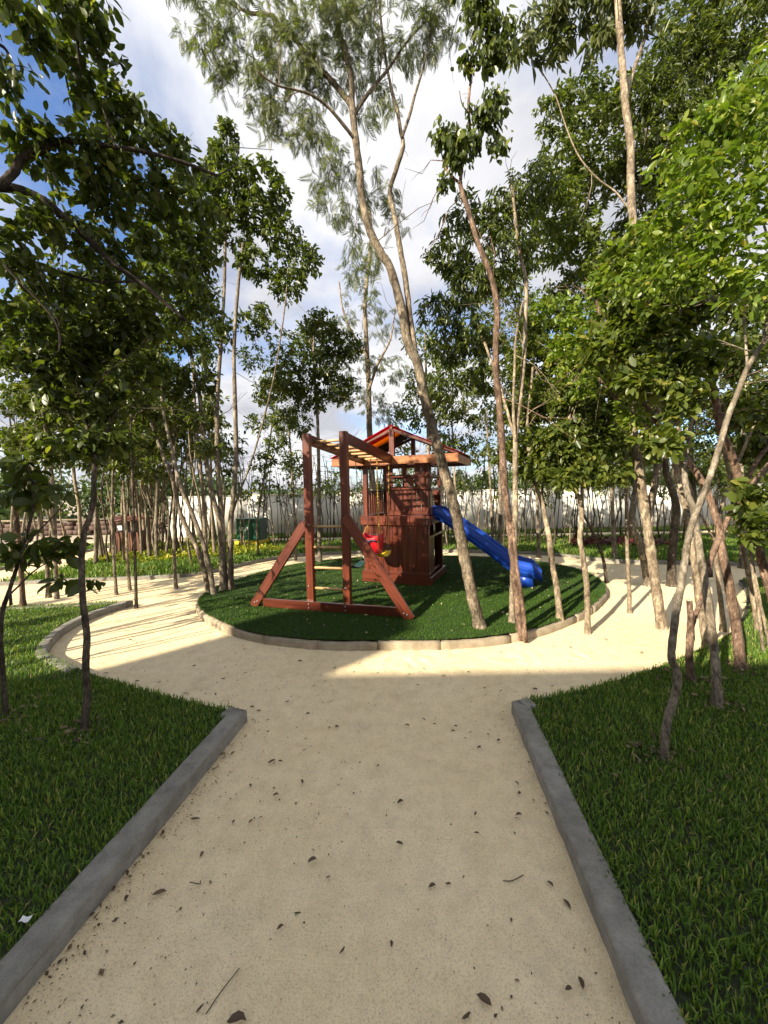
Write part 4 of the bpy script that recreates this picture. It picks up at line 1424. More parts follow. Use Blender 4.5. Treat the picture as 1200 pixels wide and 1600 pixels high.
def wood_mass(name, label, path, seed, n, lsz, hmin=2.5):
    """far-off tree line: many leafy clumps over a lumpy ridge"""
    r = np.random.default_rng(seed)
    P = np.array(path, float)      # x, y, height
    s = np.concatenate([[0], np.cumsum(np.linalg.norm(np.diff(P[:, :2], axis=0), axis=1))])
    nc = int(s[-1] / 0.55)
    t = r.uniform(0, s[-1], nc)
    cx = np.interp(t, s, P[:, 0]); cy = np.interp(t, s, P[:, 1]) + r.uniform(-3, 5, nc); ch = np.interp(t, s, P[:, 2]) * r.uniform(0.72, 1.06, nc)
    rad = r.uniform(0.9, 2.0, nc)
    per = n // nc
    d = unit(r.normal(0, 1, (nc, per, 3)))
    rr = rad[:, None] * r.uniform(0.6, 1.05, (nc, per))
    low = r.uniform(0.15, 1, (nc, per))
    pos = np.stack([np.repeat(cx[:, None], per, 1), np.repeat(cy[:, None], per, 1), np.maximum(0.3, (ch[:, None] - rad[:, None]) * np.where(low > 0.55, 1, low / 0.55))], -1) + d * rr[:, :, None]
    pos = pos.reshape(-1, 3); d = d.reshape(-1, 3)
    ax = r.normal(0, 1, pos.shape) + np.array([0, 0, -0.3])
    nr = d + r.normal(0, 0.5, pos.shape) + np.array([0, 0, 0.5])
    V, q, t_ = leaf_mesh(leaf_frames(pos, ax, nr, lsz * r.uniform(0.6, 1.3, len(pos))), 'far')
    o = obj_np(name, V, q, t_, M['far_leaf'])
    tag(o, label, 'woods', kind='stuff')


wood_mass('distant_woods', 'dark far-off wood on the left beyond the pale bare ground', [(-48, 26, 5.2), (-34, 24, 4.4), (-24, 22, 3.7), (-16, 21, 3.5), (-10, 24, 2.8)], 4, 36000, 0.32)
wood_mass('distant_woods', 'far-off green wooded rise showing over the white wall', [(-12, 36, 2.3), (0, 36, 2.4), (6, 35, 2.8), (11, 34, 3.6), (16, 33, 4.4), (36, 30, 5.4)], 5, 34000, 0.38)

# the house behind the photographer, whose flat roof and stair tower shade the foreground
hz = 0
HB = -6.0
kx = math.tan(SUN_EL) / math.sin(SUN_AZ)
HH = (3.38 - HB) * kx
hs = empty('house', (-6, HB - 4, 0))
tag(hs, 'white flat-roofed house with a stair tower behind the photographer', 'house')
def hbox(name, *a, mat='wall', par=None):
    mb = MB(); mb.box(*a); return mb.build(name, M[mat], par or hs)
wmain = hbox('wall', -19, 4.5, HB - 7, HB, -0.05, HH - 0.12)
hbox('roof_slab', -19.02, 4.52, HB - 7.02, HB, HH - 0.12, HH)
txL = -2.78 - (3.52 - HB) / math.tan(SUN_AZ); txR = -0.52 - (3.37 - HB) / math.tan(SUN_AZ)
tdep = 0.8
hbox('stair_tower', txL, txR - tdep / math.tan(SUN_AZ), HB - tdep - 0.004, HB - 0.004, HH, HH + 1.7 * kx)
for i in range(5):
    xw = -17 + i * 4.2
    for z0 in (0.9, 3.9):
        wdw = hbox('window', xw, xw + 1.5, HB - 0.02, HB + 0.025, z0, z0 + 1.3, mat='glass')
        hbox('window_sill', xw - 0.08, xw + 1.58, HB - 0.02, HB + 0.09, z0 - 0.07, z0 - 0.004, par=wdw)
hbox('door', -1.6, -0.5, HB - 0.02, HB + 0.035, 0.0, 2.15, mat='binwood')

# ------------------------------------------------------------------ trees traced one by one
# tall leaning tree on the front of the island, feathery crown
t = Tree('tall_tree', 'tall mottled pale tree leaning left across the playset, with a feathery crown', 'bark_mottled', 'leaf_feather', 'feather', 0.125, 9, 0.75, upn=0.6, twig=0.34)
t.stem([(750, 980), (738, 932), (728, 884), (720, 840), (707, 780), (692, 730), (675, 667), (662, 617), (652, 567), (637, 535), (627, 480), (610, 420), (597, 398), (577, 358), (566, 310), (560, 250), (555, 212), (550, 162), (549, 125), (540, 82), (530, 50), (522, 0), (512, -70), (505, -150)], 18.5, 6, 0.6, ZI, k=12)
t.stem([(650, 560), (644, 520), (640, 490), (634, 440), (624, 380), (616, 335), (609, 300), (620, 262), (630, 228), (626, 205), (622, 180), (612, 140), (604, 100), (596, 40), (590, -40)], 10, 3, 0.7, Y=4.42)
t.stem([(628, 215), (640, 180), (648, 150), (660, 110), (672, 60), (680, 10)], 5, 2, 0.4, Y=4.75, k=6)
t.stem([(550, 165), (530, 140), (505, 112), (480, 85), (455, 55), (425, 25), (390, 20), (350, 0), (300, -20)], 9, 3, 0.5, Y=4.65, k=7)
t.stem([(556, 220), (520, 175), (490, 150), (460, 140), (430, 132), (400, 110)], 5, 2, -0.5, Y=4.6, k=6)
t.stem([(552, 180), (580, 140), (605, 110), (640, 60), (680, 20)], 6, 2, 0.5, Y=4.65, k=6)
for (x, y, dy, r, n) in [(300, 20, .6, 45, 22), (345, 60, .5, 45, 22), (340, 115, .6, 26, 10), (390, 40, .6, 50, 28), (430, 90, .5, 50, 30), (400, 140, .6, 40, 18), (425, 185, .5, 32, 14), (470, 60, .4, 55, 34), (470, 140, .5, 50, 28), (490, 200, .4, 34, 16), (520, 30, .4, 55, 34), (520, 110, .6, 50, 28), (575, 50, .6, 50, 26), (600, 110, .9, 45, 20), (640, 30, .8, 50, 28), (690, 25, .8, 42, 22), (660, 90, .9, 28, 8), (590, 190, .6, 36, 10), (525, 260, .5, 34, 13), (500, 300, .6, 26, 10), (545, 330, .6, 36, 14), (580, 300, .8, 36, 12), (560, 400, .6, 34, 11), (620, 330, .8, 30, 7), (440, -60, .4, 70, 26), (560, -70, .5, 80, 30), (340, -60, .6, 60, 18), (660, -60, .6, 70, 20)]:
    t.blob(x, y, dy, r, n)
t.build()

# pale tree rising behind the tower
t = Tree('pale_tree', 'straight pale-barked tree rising directly behind the play tower', 'bark_pale', 'leaf_feather', 'feather', 0.15, 8, 0.6, upn=0.6)
t.stem([(590, 868), (585, 800), (580, 720), (577, 660), (576, 600), (573, 540), (570, 480), (574, 430), (580, 380), (578, 330)], 11, 4, 0.5)
t.stem([(576, 610), (590, 570), (610, 530), (618, 480)], 5, 2, 0.4, Y=9.5, k=6)
t.stem([(575, 560), (550, 520), (535, 480), (530, 440)], 5, 2, 0.4, Y=9.6, k=6)
for (x, y, dy, r, n) in [(560, 450, 0, 38, 26), (535, 520, 0, 36, 24), (600, 500, .5, 36, 22), (560, 560, 0, 40, 26), (610, 570, .6, 32, 18), (540, 610, .5, 34, 20), (590, 630, .3, 36, 22), (615, 650, .3, 26, 14), (575, 400, .3, 32, 18), (640, 600, .8, 34, 18)]:
    t.blob(x, y, dy, r, n)
t.build()

# thin red-stemmed tree on the island's right front
t = Tree('red_stemmed_tree', 'slender red-stemmed tree with drooping leaf tufts against the sky', 'bark_red', 'leaf', 'mid', 0.092, 12, 1.25, upn=0.35, twig=0.42, dens=1.25)
t.stem([(814, 986), (808, 930), (802, 876), (798, 832), (793, 800), (788, 755), (785, 705), (780, 630), (775, 580), (775, 530), (777, 492), (772, 450), (760, 412), (747, 380), (735, 340), (722, 300), (719, 285)], 13, 6, 0.5, ZI, k=10)
t.stem([(820, 990), (817, 950), (810, 900), (804, 850), (801, 815)], 7, 4, 0.05, ZI, k=8)
t.stem([(719, 287), (724, 240), (733, 200), (732, 160), (736, 120), (740, 70), (745, 20), (750, -40)], 5, 2.5, 0.3, Y=4.55, k=7)
t.stem([(719, 287), (708, 277), (696, 262), (690, 240)], 4, 2, 0.1, Y=4.55, k=6)
t.stem([(734, 180), (722, 162), (718, 142)], 2.2, 1.2, 0, Y=4.6, k=5)
t.stem([(730, 215), (756, 190), (775, 165), (778, 130)], 2.5, 1.5, 0.1, Y=4.6, k=5)
for (x, y, dy, r, n) in [(690, 205, .5, 17, 10), (708, 228, .5, 17, 11), (718, 252, .5, 15, 8), (735, 215, .5, 18, 8), (765, 185, .5, 16, 9), (775, 150, .5, 14, 9), (745, 175, .5, 12, 4), (740, 90, .5, 17, 10), (775, 45, .5, 22, 12), (785, 70, .5, 18, 10), (768, 85, .5, 16, 8), (745, 10, .5, 24, 14), (690, 288, .5, 10, 4), (735, -30, .5, 30, 12), (780, 225, .6, 16, 7)]:
    t.blob(x, y, dy, r, n)
t.build()

t = Tree('pale_tree', 'pale two-stemmed tree just behind the red-stemmed one, leafy at mid height', 'bark_pale', 'leaf', 'lance', 0.10, 12, 0.8, upn=0.5, dens=1.75)
t.stem([(800, 972), (801, 920), (803, 860), (805, 800), (805, 740), (806, 680), (812, 630), (819, 560), (821, 500), (822, 442), (812, 395), (805, 340), (800, 290)], 10, 4, 1.4, ZI)
t.stem([(806, 690), (802, 640), (804, 580), (806, 530), (815, 480), (820, 470)], 5, 3, 0.2, Y=4.9, k=7)
t.stem([(806, 690), (780, 600), (755, 530), (740, 490), (735, 470)], 5, 2, 1.2, Y=4.9, k=7)
for (x, y, dy, r, n) in [(700, 400, 1.5, 40, 40), (740, 440, 1.5, 42, 44), (690, 480, 1.6, 36, 32), (745, 520, 1.6, 40, 40), (700, 540, 1.8, 36, 34), (750, 590, 1.6, 34, 30), (800, 400, 1.5, 45, 46), (800, 330, 1.6, 45, 46), (760, 350, 1.6, 40, 34), (720, 330, 1.7, 30, 18), (830, 290, 1.7, 40, 36), (690, 600, 1.8, 30, 18)]:
    t.blob(x, y, dy, r, n)
t.build()

# more stems along the island's right edge
t = Tree('slim_tree', 'slim pale tree at the right front rim of the turf island', 'bark_pale', 'leaf_mid', 'mid', 0.076, 12, 0.4, dens=2.1)
t.stem([(875, 966), (870, 920), (862, 876), (858, 840), (852, 810), (844, 776), (834, 752), (826, 705), (824, 650), (830, 600), (835, 550)], 10, 4, 0.9, ZI)
t.stem([(846, 785), (850, 740), (860, 690), (872, 640)], 4, 2, 0.6, Y=4.85, k=6)
for (x, y, dy, r, n) in [(830, 560, 1, 42, 50), (850, 620, .8, 40, 46), (815, 640, 1, 36, 36), (845, 690, .6, 36, 38), (810, 700, .8, 28, 22), (870, 720, .5, 24, 18), (880, 560, .9, 40, 44), (850, 500, 1.1, 42, 46), (848, 735, .3, 22, 14), (825, 730, .5, 20, 10)]:
    t.blob(x, y, dy, r, n)
t.build()
t = Tree('slim_tree', 'slim tan tree standing on the sand just off the island rim', 'bark_pale', 'leaf_mid', 'mid', 0.076, 12, 0.4, dens=2.1)
t.stem([(918, 990), (917, 920), (911, 870), (906, 840), (909, 810), (906, 780), (898, 764), (890, 720), (888, 670), (895, 620), (905, 570)], 9, 4, 0.6)
t.stem([(907, 790), (912, 740), (925, 690), (936, 640)], 4, 2, 0.5, Y=4.45, k=6)
for (x, y, dy, r, n) in [(880, 690, .4, 34, 40), (915, 660, .6, 36, 44), (890, 620, .6, 38, 46), (940, 620, .7, 34, 36), (910, 720, .3, 28, 28), (950, 690, .5, 32, 32), (920, 560, .7, 40, 46), (885, 748, .2, 22, 14), (930, 742, .3, 24, 16), (968, 738, .4, 20, 10)]:
    t.blob(x, y, dy, r, n)
t.build()
t = Tree('leaning_sapling', 'thin dark sapling leaning left over the ring path right of the slide', 'bark_dark', 'leaf', 'mid', 0.09, 9, 0.4)
t.stem([(948, 912), (942, 872), (930, 840), (912, 804), (904, 780), (890, 740), (880, 700)], 5, 2, 0.3)
for (x, y, dy, r, n) in [(870, 690, .3, 26, 16), (895, 720, .3, 24, 14)]:
    t.blob(x, y, dy, r, n)
t.build()
t = Tree('slim_tree', 'straight bare pole-like tree on the sand right of the island', 'bark_pale', 'leaf_mid', 'mid', 0.076, 12, 0.4, dens=2.1)
t.stem([(984, 958), (983, 920), (980, 860), (979, 790), (978, 720), (976, 650), (972, 580), (965, 500), (955, 430)], 6.5, 3, 1.0)
for (x, y, dy, r, n) in [(950, 420, 1.2, 46, 60), (900, 380, 1.4, 46, 56), (960, 500, 1, 42, 50), (990, 640, .6, 34, 34), (970, 580, .8, 38, 40), (870, 330, 1.6, 44, 50), (1010, 700, .4, 28, 22)]:
    t.blob(x, y, dy, r, n)
t.build()

# the trunks on the right
t = Tree('tall_tree', 'tall pale forked tree on the sand, its upper trunk bare against dark leaves', 'bark_pale', 'leaf_feather', 'lance', 0.15, 10, 0.9, upn=0.4)
t.stem([(1034, 982), (1028, 940), (1022, 895), (1017, 860), (1010, 815), (1004, 770), (997, 725), (990, 670), (988, 600), (992, 520), (994, 430), (986, 300), (985, 225), (977, 162), (972, 100), (967, 25), (960, -60), (955, -140)], 15, 8, 1.2, k=11)
t.stem([(1010, 812), (1018, 775), (1025, 735), (1027, 690), (1030, 620), (1035, 540), (1030, 460)], 9, 4, 0.6, Y=4.6)
t.stem([(976, 160), (990, 110), (1010, 45), (990, 15), (970, -10)], 6, 3, 0.3, Y=5.5, k=7)
t.stem([(985, 330), (962, 300), (935, 280), (905, 245), (885, 200), (868, 150), (845, 110), (825, 80), (820, 40)], 2.6, 1.2, 0.6, Y=5.35, k=6)
for (x, y, dy, r, n) in [(820, 60, 1.3, 30, 14), (850, 20, 1.3, 36, 18), (900, 10, 1.3, 42, 24), (960, 10, 1.3, 42, 24), (1000, 20, 1.3, 30, 14), (930, 60, 1.3, 26, 8), (870, 80, 1.4, 24, 8), (900, -60, 1.3, 60, 22), (1000, -60, 1.3, 60, 22)]:
    t.blob(x, y, dy, r, n)
t.build()
t = Tree('forked_tree', 'brown forked tree close behind the tall pale one on the ring path', 'bark', 'leaf', 'mid', 0.085, 12, 0.4, dens=2.1)
t.stem([(1014, 916), (1009, 890), (1004, 864), (996, 842), (987, 822), (990, 785), (995, 745), (992, 690), (985, 620), (970, 550), (940, 450), (915, 350)], 13, 5, 1.2)
t.stem([(1004, 866), (1010, 830), (1020, 790), (1030, 740), (1040, 680), (1050, 600)], 6, 3, 0.6, Y=5.9, k=7)
for (x, y, dy, r, n) in [(880, 260, 1.5, 46, 60), (920, 200, 1.6, 44, 56), (870, 180, 1.8, 36, 36), (920, 300, 1.5, 44, 54), (960, 260, 1.4, 44, 54), (850, 380, 1.5, 42, 48), (900, 450, 1.3, 44, 52), (940, 540, 1.0, 40, 44), (1000, 640, .8, 40, 40), (910, 140, 1.8, 36, 34), (955, 160, 1.7, 38, 36)]:
    t.blob(x, y, dy, r, n)
t.build()
t = Tree('dark_trunk_tree', 'dark sinuous trunk at the far side of the ring path on the right', 'bark_dark', 'leaf', 'lance', 0.125, 13, 0.5, dens=1.9)
t.stem([(1049, 916), (1050, 870), (1053, 830), (1057, 800), (1051, 768), (1041, 738), (1038, 690), (1045, 620), (1055, 540), (1060, 430), (1062, 300), (1060, 200)], 13, 5, 1.3)
t.stem([(1060, 430), (1080, 330), (1110, 230), (1130, 120)], 5, 2, 0.6, Y=6.9, k=6)
t.stem([(1056, 520), (1020, 400), (1000, 300), (1010, 200)], 5, 2, 0.5, Y=6.8, k=6)
for (x, y, dy, r, n) in [(1000, 150, 1.4, 48, 58), (1050, 90, 1.4, 50, 62), (1040, 190, 1.3, 48, 58), (1110, 70, 1.5, 50, 62), (1100, 160, 1.4, 50, 60), (1160, 120, 1.5, 48, 56), (1160, 40, 1.6, 50, 58), (1010, 260, 1.3, 48, 56), (1070, 280, 1.3, 48, 56), (1140, 220, 1.4, 48, 54), (1000, 350, 1.3, 46, 50), (1080, 20, 1.5, 44, 46), (1180, -40, 1.5, 60, 40), (1060, 380, 1.2, 46, 46), (1190, 190, 1.6, 44, 40)]:
    t.blob(x, y, dy, r, n)
t.build()
t = Tree('mottled_tree', 'mottled brown tree rooted in the right lawn, middle of three close trunks', 'bark', 'leaf_mid', 'near', 0.075, 10, 0.35, dens=2.0)
t.stem([(1122, 1104), (1119, 1060), (1117, 1030), (1112, 985), (1103, 920), (1096, 880), (1090, 840), (1085, 800), (1074, 770), (1069, 736), (1063, 690), (1052, 600), (1040, 500), (1028, 420), (1022, 340)], 14, 4.5, 1.0, ZK - 0.02, k=11)
t.stem([(1069, 736), (1080, 660), (1095, 580), (1110, 500), (1120, 430)], 6, 3, 0.5, Y=3.3, k=7)
for (x, y, dy, r, n) in [(1000, 400, 1, 44, 40), (1050, 440, .8, 42, 38), (980, 470, .9, 40, 34), (1020, 520, .8, 42, 38), (1090, 560, .6, 42, 36), (1060, 620, .6, 38, 30), (950, 540, .9, 38, 30), (1000, 590, .7, 36, 26), (1030, 690, .5, 28, 16), (1090, 480, .7, 40, 32)]:
    t.blob(x, y, dy, r, n)
t.build()
t = Tree('pale_tree', 'pale peeling trunk at the sandy edge of the right lawn', 'bark_pale', 'leaf', 'mid', 0.078, 12, 0.4, dens=2.0)
t.stem([(1104, 1018), (1100, 985), (1095, 950), (1085, 880), (1078, 830), (1070, 790), (1061, 758), (1055, 720), (1047, 655), (1035, 580), (1020, 535), (1005, 502), (990, 460)], 12, 4.5, 0.9, k=11)
for (x, y, dy, r, n) in [(980, 430, 1, 40, 44), (1020, 470, 1, 40, 44), (1050, 540, .9, 36, 34), (1150, 560, .9, 42, 44), (1170, 480, 1, 44, 48), (1160, 640, .8, 40, 40), (1185, 700, .7, 36, 32)]:
    t.blob(x, y, dy, r, n)
t.build()
t = Tree('red_barked_tree', 'red-barked trunk in the right lawn with a long branch reaching up left', 'bark_red', 'leaf_bright', 'near', 0.062, 10, 0.3, dens=1.6)
t.stem([(1157, 1046), (1154, 1010), (1150, 975), (1142, 930), (1134, 890), (1127, 856), (1124, 826), (1116, 800), (1102, 762), (1075, 720), (1045, 682), (1010, 637), (975, 585), (955, 540), (940, 500), (932, 470)], 15.5, 4, 0.7, ZK - 0.02, k=11)
t.stem([(1106, 887), (1117, 856), (1130, 828), (1140, 804), (1152, 785), (1168, 764), (1196, 730), (1230, 690)], 9, 5, 0.2, Y=3.35, k=8)
t.stem([(1075, 722), (1050, 700), (1000, 660), (960, 620), (935, 590)], 6, 3, 0.3, Y=3.75, k=7)
for (x, y, dy, r, n) in [(900, 520, .8, 34, 20), (930, 470, .8, 36, 22), (880, 560, .9, 30, 16), (960, 440, .7, 40, 26), (990, 400, .6, 40, 26), (970, 520, .6, 34, 18), (985, 650, .5, 24, 10), (860, 480, 1, 26, 12), (920, 600, .7, 24, 10)]:
    t.blob(x, y, dy, r, n)
t.build()
t = Tree('near_tree', 'crooked thin trunk nearest on the right lawn, bright leaves at upper right', 'bark', 'leaf_bright', 'near', 0.052, 10, 0.3, dens=1.05)
t.stem([(1036, 1186), (1042, 1130), (1056, 1080), (1057, 1050), (1049, 1025), (1054, 975), (1061, 930), (1068, 890), (1076, 840), (1088, 800), (1107, 752), (1122, 705), (1138, 650), (1152, 615), (1168, 575), (1190, 540), (1215, 510)], 13, 6, 0.5, ZK - 0.02, k=11)
t.stem([(1168, 575), (1164, 520), (1160, 470), (1148, 440), (1150, 400), (1156, 370), (1150, 320)], 4, 2, 0.2, Y=2.6, k=6)
t.stem([(1190, 540), (1210, 440), (1190, 340), (1150, 260)], 5, 2, 0.3, Y=2.65, k=6)
for (x, y, dy, r, n) in [(1100, 200, .5, 44, 26), (1150, 190, .4, 44, 26), (1190, 230, .4, 44, 26), (1060, 260, .6, 44, 26), (1120, 270, .4, 46, 30), (1180, 310, .3, 46, 30), (1070, 330, .5, 46, 30), (1130, 350, .4, 46, 30), (1020, 370, .7, 42, 26), (1080, 410, .5, 46, 30), (1180, 400, .3, 44, 24), (1040, 440, .6, 42, 24), (1130, 450, .4, 40, 20), (1000, 440, .8, 38, 20), (1200, 150, .4, 44, 20), (1185, 470, .3, 34, 12), (1170, 120, .6, 36, 14)]:
    t.blob(x, y, dy, r, n)
t.build(near_parts=240)
t = Tree('lopped_tree', 'red-barked lopped trunk at the right edge ending in a pale cut', 'bark_red', 'leaf_mid', 'near', 0.09, 8, 0.3)
t.stem([(1222, 1010), (1208, 940), (1196, 896), (1182, 848), (1170, 806), (1158, 766), (1145, 717), (1134, 690), (1125, 667), (1119, 630), (1110, 594)], 14, 9, 0.1, ZK - 0.02, k=10, cut=True)
t.stem([(1160, 770), (1172, 740), (1190, 710), (1215, 680)], 8, 5, 0.2, Y=3.85, k=7)
for (x, y, dy, r, n) in [(1180, 770, -.2, 30, 14), (1190, 830, -.3, 26, 12), (1170, 800, -.3, 18, 6), (1195, 640, .2, 36, 20)]:
    t.blob(x, y, dy, r, n)
t.build(near_parts=60)
t = Tree('tree_stump', 'short red-brown broken stump with a forked top among the right trunks', 'bark_red', cat='stump')
t.stem([(1080, 1064), (1077, 1030), (1078, 1000), (1079, 965), (1077, 938)], 12, 8, 0.0, ZK - 0.02, cut=True)
t.stem([(1079, 985), (1086, 962), (1095, 940), (1103, 918)], 8, 6, 0.1, Y=3.25, cut=True)
t.build()
for k, (b, pts) in enumerate([((1193, 1018), [(1186, 960), (1177, 900), (1171, 850), (1165, 800)]), ((1203, 1012), [(1192, 960), (1182, 910), (1175, 870), (1172, 820)])]):
    t = Tree('thin_sapling', ['thin pale bare sapling by the lopped tree, left of a pair', 'thin pale bare sapling by the lopped tree, right of a pair'][k], 'bark_pale', 'leaf_mid', 'mid', 0.09, 8)
    t.stem([b] + pts, 5, 2.5, 0.0, ZK - 0.02, k=7)
    t.blob(pts[-1][0] + 4, pts[-1][1] - 20, 0, 20, 8)
    t.build()

t = Tree('tangled_tree', 'tangle of thin pale leaning stems crossing at the right edge above the lawn', 'bark_pale', 'leaf_mid', 'near', 0.07, 8, 0.3)
t.stem([(1185, 985), (1172, 910), (1160, 850), (1150, 800), (1140, 745), (1128, 690), (1112, 620), (1095, 560)], 8, 3, 0.3, ZK - 0.02)
t.stem([(1130, 975), (1122, 900), (1118, 850), (1128, 790), (1150, 730), (1176, 670), (1200, 620)], 7, 3, 0.2, Y=4.05)
t.stem([(1092, 955), (1086, 900), (1090, 840), (1084, 780), (1060, 720), (1030, 670), (1006, 640)], 7, 3, 0.3, Y=4.2)
t.stem([(1150, 800), (1176, 762), (1200, 735)], 5, 3, 0.1, Y=4.1, k=7)
t.stem([(1118, 850), (1098, 810), (1080, 790), (1066, 760), (1058, 700)], 4, 2, 0.1, Y=4.1, k=7)
for (x, y, dy, r, n) in [(1100, 545, .4, 28, 12), (1190, 600, .3, 28, 12), (1010, 620, .4, 26, 10)]:
    t.blob(x, y, dy, r, n)
t.build()

# the clump at the island's left end
t = Tree('clump_tree', 'clump of grey trunks at the left rim of the island, leaning stems to the left', 'bark', 'leaf', 'mid', 0.08, 12, 0.4, dens=2.1)
t.stem([(326, 924), (320, 896), (308, 856), (294, 830), (280, 796), (270, 750), (256, 715), (240, 670), (215, 600), (200, 540), (205, 480)], 8.5, 4, 0.4, ZI)
t.stem([(334, 928), (328, 890), (321, 860), (307, 820), (298, 796), (286, 770), (276, 735), (266, 690), (255, 640), (250, 580)], 8, 4, 0.2, ZI)
t.stem([(348, 922), (346, 860), (342, 812), (330, 766), (322, 720), (317, 680), (312, 620), (300, 560), (290, 500), (285, 420)], 9, 4, 0.6, ZI)
t.stem([(352, 920), (349, 850), (344, 780), (340, 730), (339, 680), (340, 620), (345, 540), (350, 460), (352, 380), (353, 300), (355, 220)], 9, 3, 0.7, ZI)
t.stem([(361, 920), (360, 860), (361, 810), (366, 760), (369, 700), (367, 620), (366, 540), (372, 450), (380, 380)], 9.5, 4, 0.5, ZI)
t.stem([(364, 800), (374, 770), (384, 745), (398, 704), (412, 655), (430, 580), (445, 480), (450, 420)], 3.5, 2, 0.3, Y=6.3, k=6)
for (x, y, dy, r, n) in [(355, 210, .7, 18, 12), (350, 250, .7, 28, 28), (380, 280, .7, 30, 32), (330, 300, .8, 36, 40), (400, 330, .8, 36, 40), (430, 310, .9, 26, 20), (360, 350, .8, 36, 36), (440, 370, .9, 34, 34), (480, 410, .9, 26, 20), (400, 410, .8, 34, 30), (450, 440, .8, 34, 30), (310, 380, .7, 40, 44), (270, 420, .6, 40, 44), (300, 450, .6, 40, 42), (240, 480, .5, 40, 42), (280, 520, .4, 40, 42), (330, 520, .6, 34, 28), (220, 560, .4, 38, 38), (260, 600, .3, 38, 36), (310, 590, .5, 34, 26), (200, 630, .3, 34, 28), (400, 500, .7, 30, 20), (300, 650, .4, 28, 16), (240, 660, .2, 30, 20), (320, 700, .3, 22, 8), (420, 270, .9, 20, 10)]:
    t.blob(x, y, dy, r, n)
t.build()
t = Tree('slim_tree', 'grey trunk rising just behind the left island clump', 'bark', 'leaf', 'mid', 0.08, 12, 0.4, dens=2.1)
t.stem([(324, 892), (322, 860), (320, 820), (316, 760), (310, 700), (305, 640), (300, 560), (292, 480), (282, 400)], 7, 3, 0.3)
for (x, y, dy, r, n) in [(240, 390, .4, 38, 40), (270, 340, .5, 36, 36), (300, 300, .5, 34, 30), (220, 440, .4, 38, 38), (180, 480, .4, 36, 32), (180, 560, .3, 36, 32), (160, 620, .3, 34, 28)]:
    t.blob(x, y, dy, r, n)
t.build()

# trees of the left lawn and path
t = Tree('near_sapling', 'slim dark sapling rooted in the left lawn, forked at head height', 'bark_dark', 'leaf', 'near', 0.068, 9, 0.4, dens=1.9)
t.stem([(131, 1142), (136, 1085), (134, 1040), (136, 1000), (134, 975), (130, 945), (128, 900), (128, 870), (132, 830), (140, 810), (146, 780), (147, 740), (148, 708)], 11, 7, 0.4, ZK - 0.02, k=10)
t.stem([(148, 710), (138, 680), (134, 650), (132, 620), (128, 570)], 5, 3, 0.3, Y=2.95, k=7)
t.stem([(148, 710), (160, 690), (175, 655), (186, 630), (200, 592), (205, 540)], 5, 3, 0.3, Y=2.95, k=7)
for (x, y, dy, r, n) in [(120, 560, .7, 44, 34), (180, 530, .7, 44, 34), (210, 590, .6, 36, 24), (100, 620, .6, 40, 28), (160, 630, .6, 38, 24), (130, 690, .4, 30, 16), (180, 690, .5, 28, 12), (90, 480, .8, 44, 32), (150, 460, .8, 44, 32), (60, 570, .6, 40, 26), (70, 700, .5, 28, 12), (230, 500, .8, 36, 22)]:
    t.blob(x, y, dy, r, n)
t.build(near_parts=120)
t = Tree('near_sapling', 'crooked dark sapling at the far left edge with a few large leaves', 'bark_dark', 'leaf', 'near', 0.10, 4, 0.5, twig=0.12)
t.stem([(8, 1118), (7, 1085), (4, 1045), (1, 1000), (4, 956), (12, 930), (22, 900), (34, 860), (44, 826), (52, 790), (50, 750), (40, 720)], 8, 3, 0.2, ZK - 0.02, k=8)
t.stem([(16, 928), (30, 915), (50, 895), (72, 880), (90, 872)], 3, 1.5, 0.1, Y=2.65, k=6)
t.stem([(34, 862), (50, 840), (68, 822), (90, 800), (106, 775)], 3, 1.5, 0.1, Y=2.72, k=6)
for (x, y, dy, r, n) in [(20, 850, .1, 20, 5), (15, 880, .1, 18, 4), (70, 860, .15, 26, 6), (100, 865, .15, 16, 4), (95, 905, .1, 10, 3), (110, 850, .15, 20, 5), (150, 910, .2, 10, 3), (40, 740, .2, 26, 7), (60, 770, .2, 26, 6), (20, 770, .15, 24, 6), (90, 770, .2, 22, 5), (10, 720, .2, 22, 5)]:
    t.blob(x, y, dy, r, n)
t.build(near_parts=160)

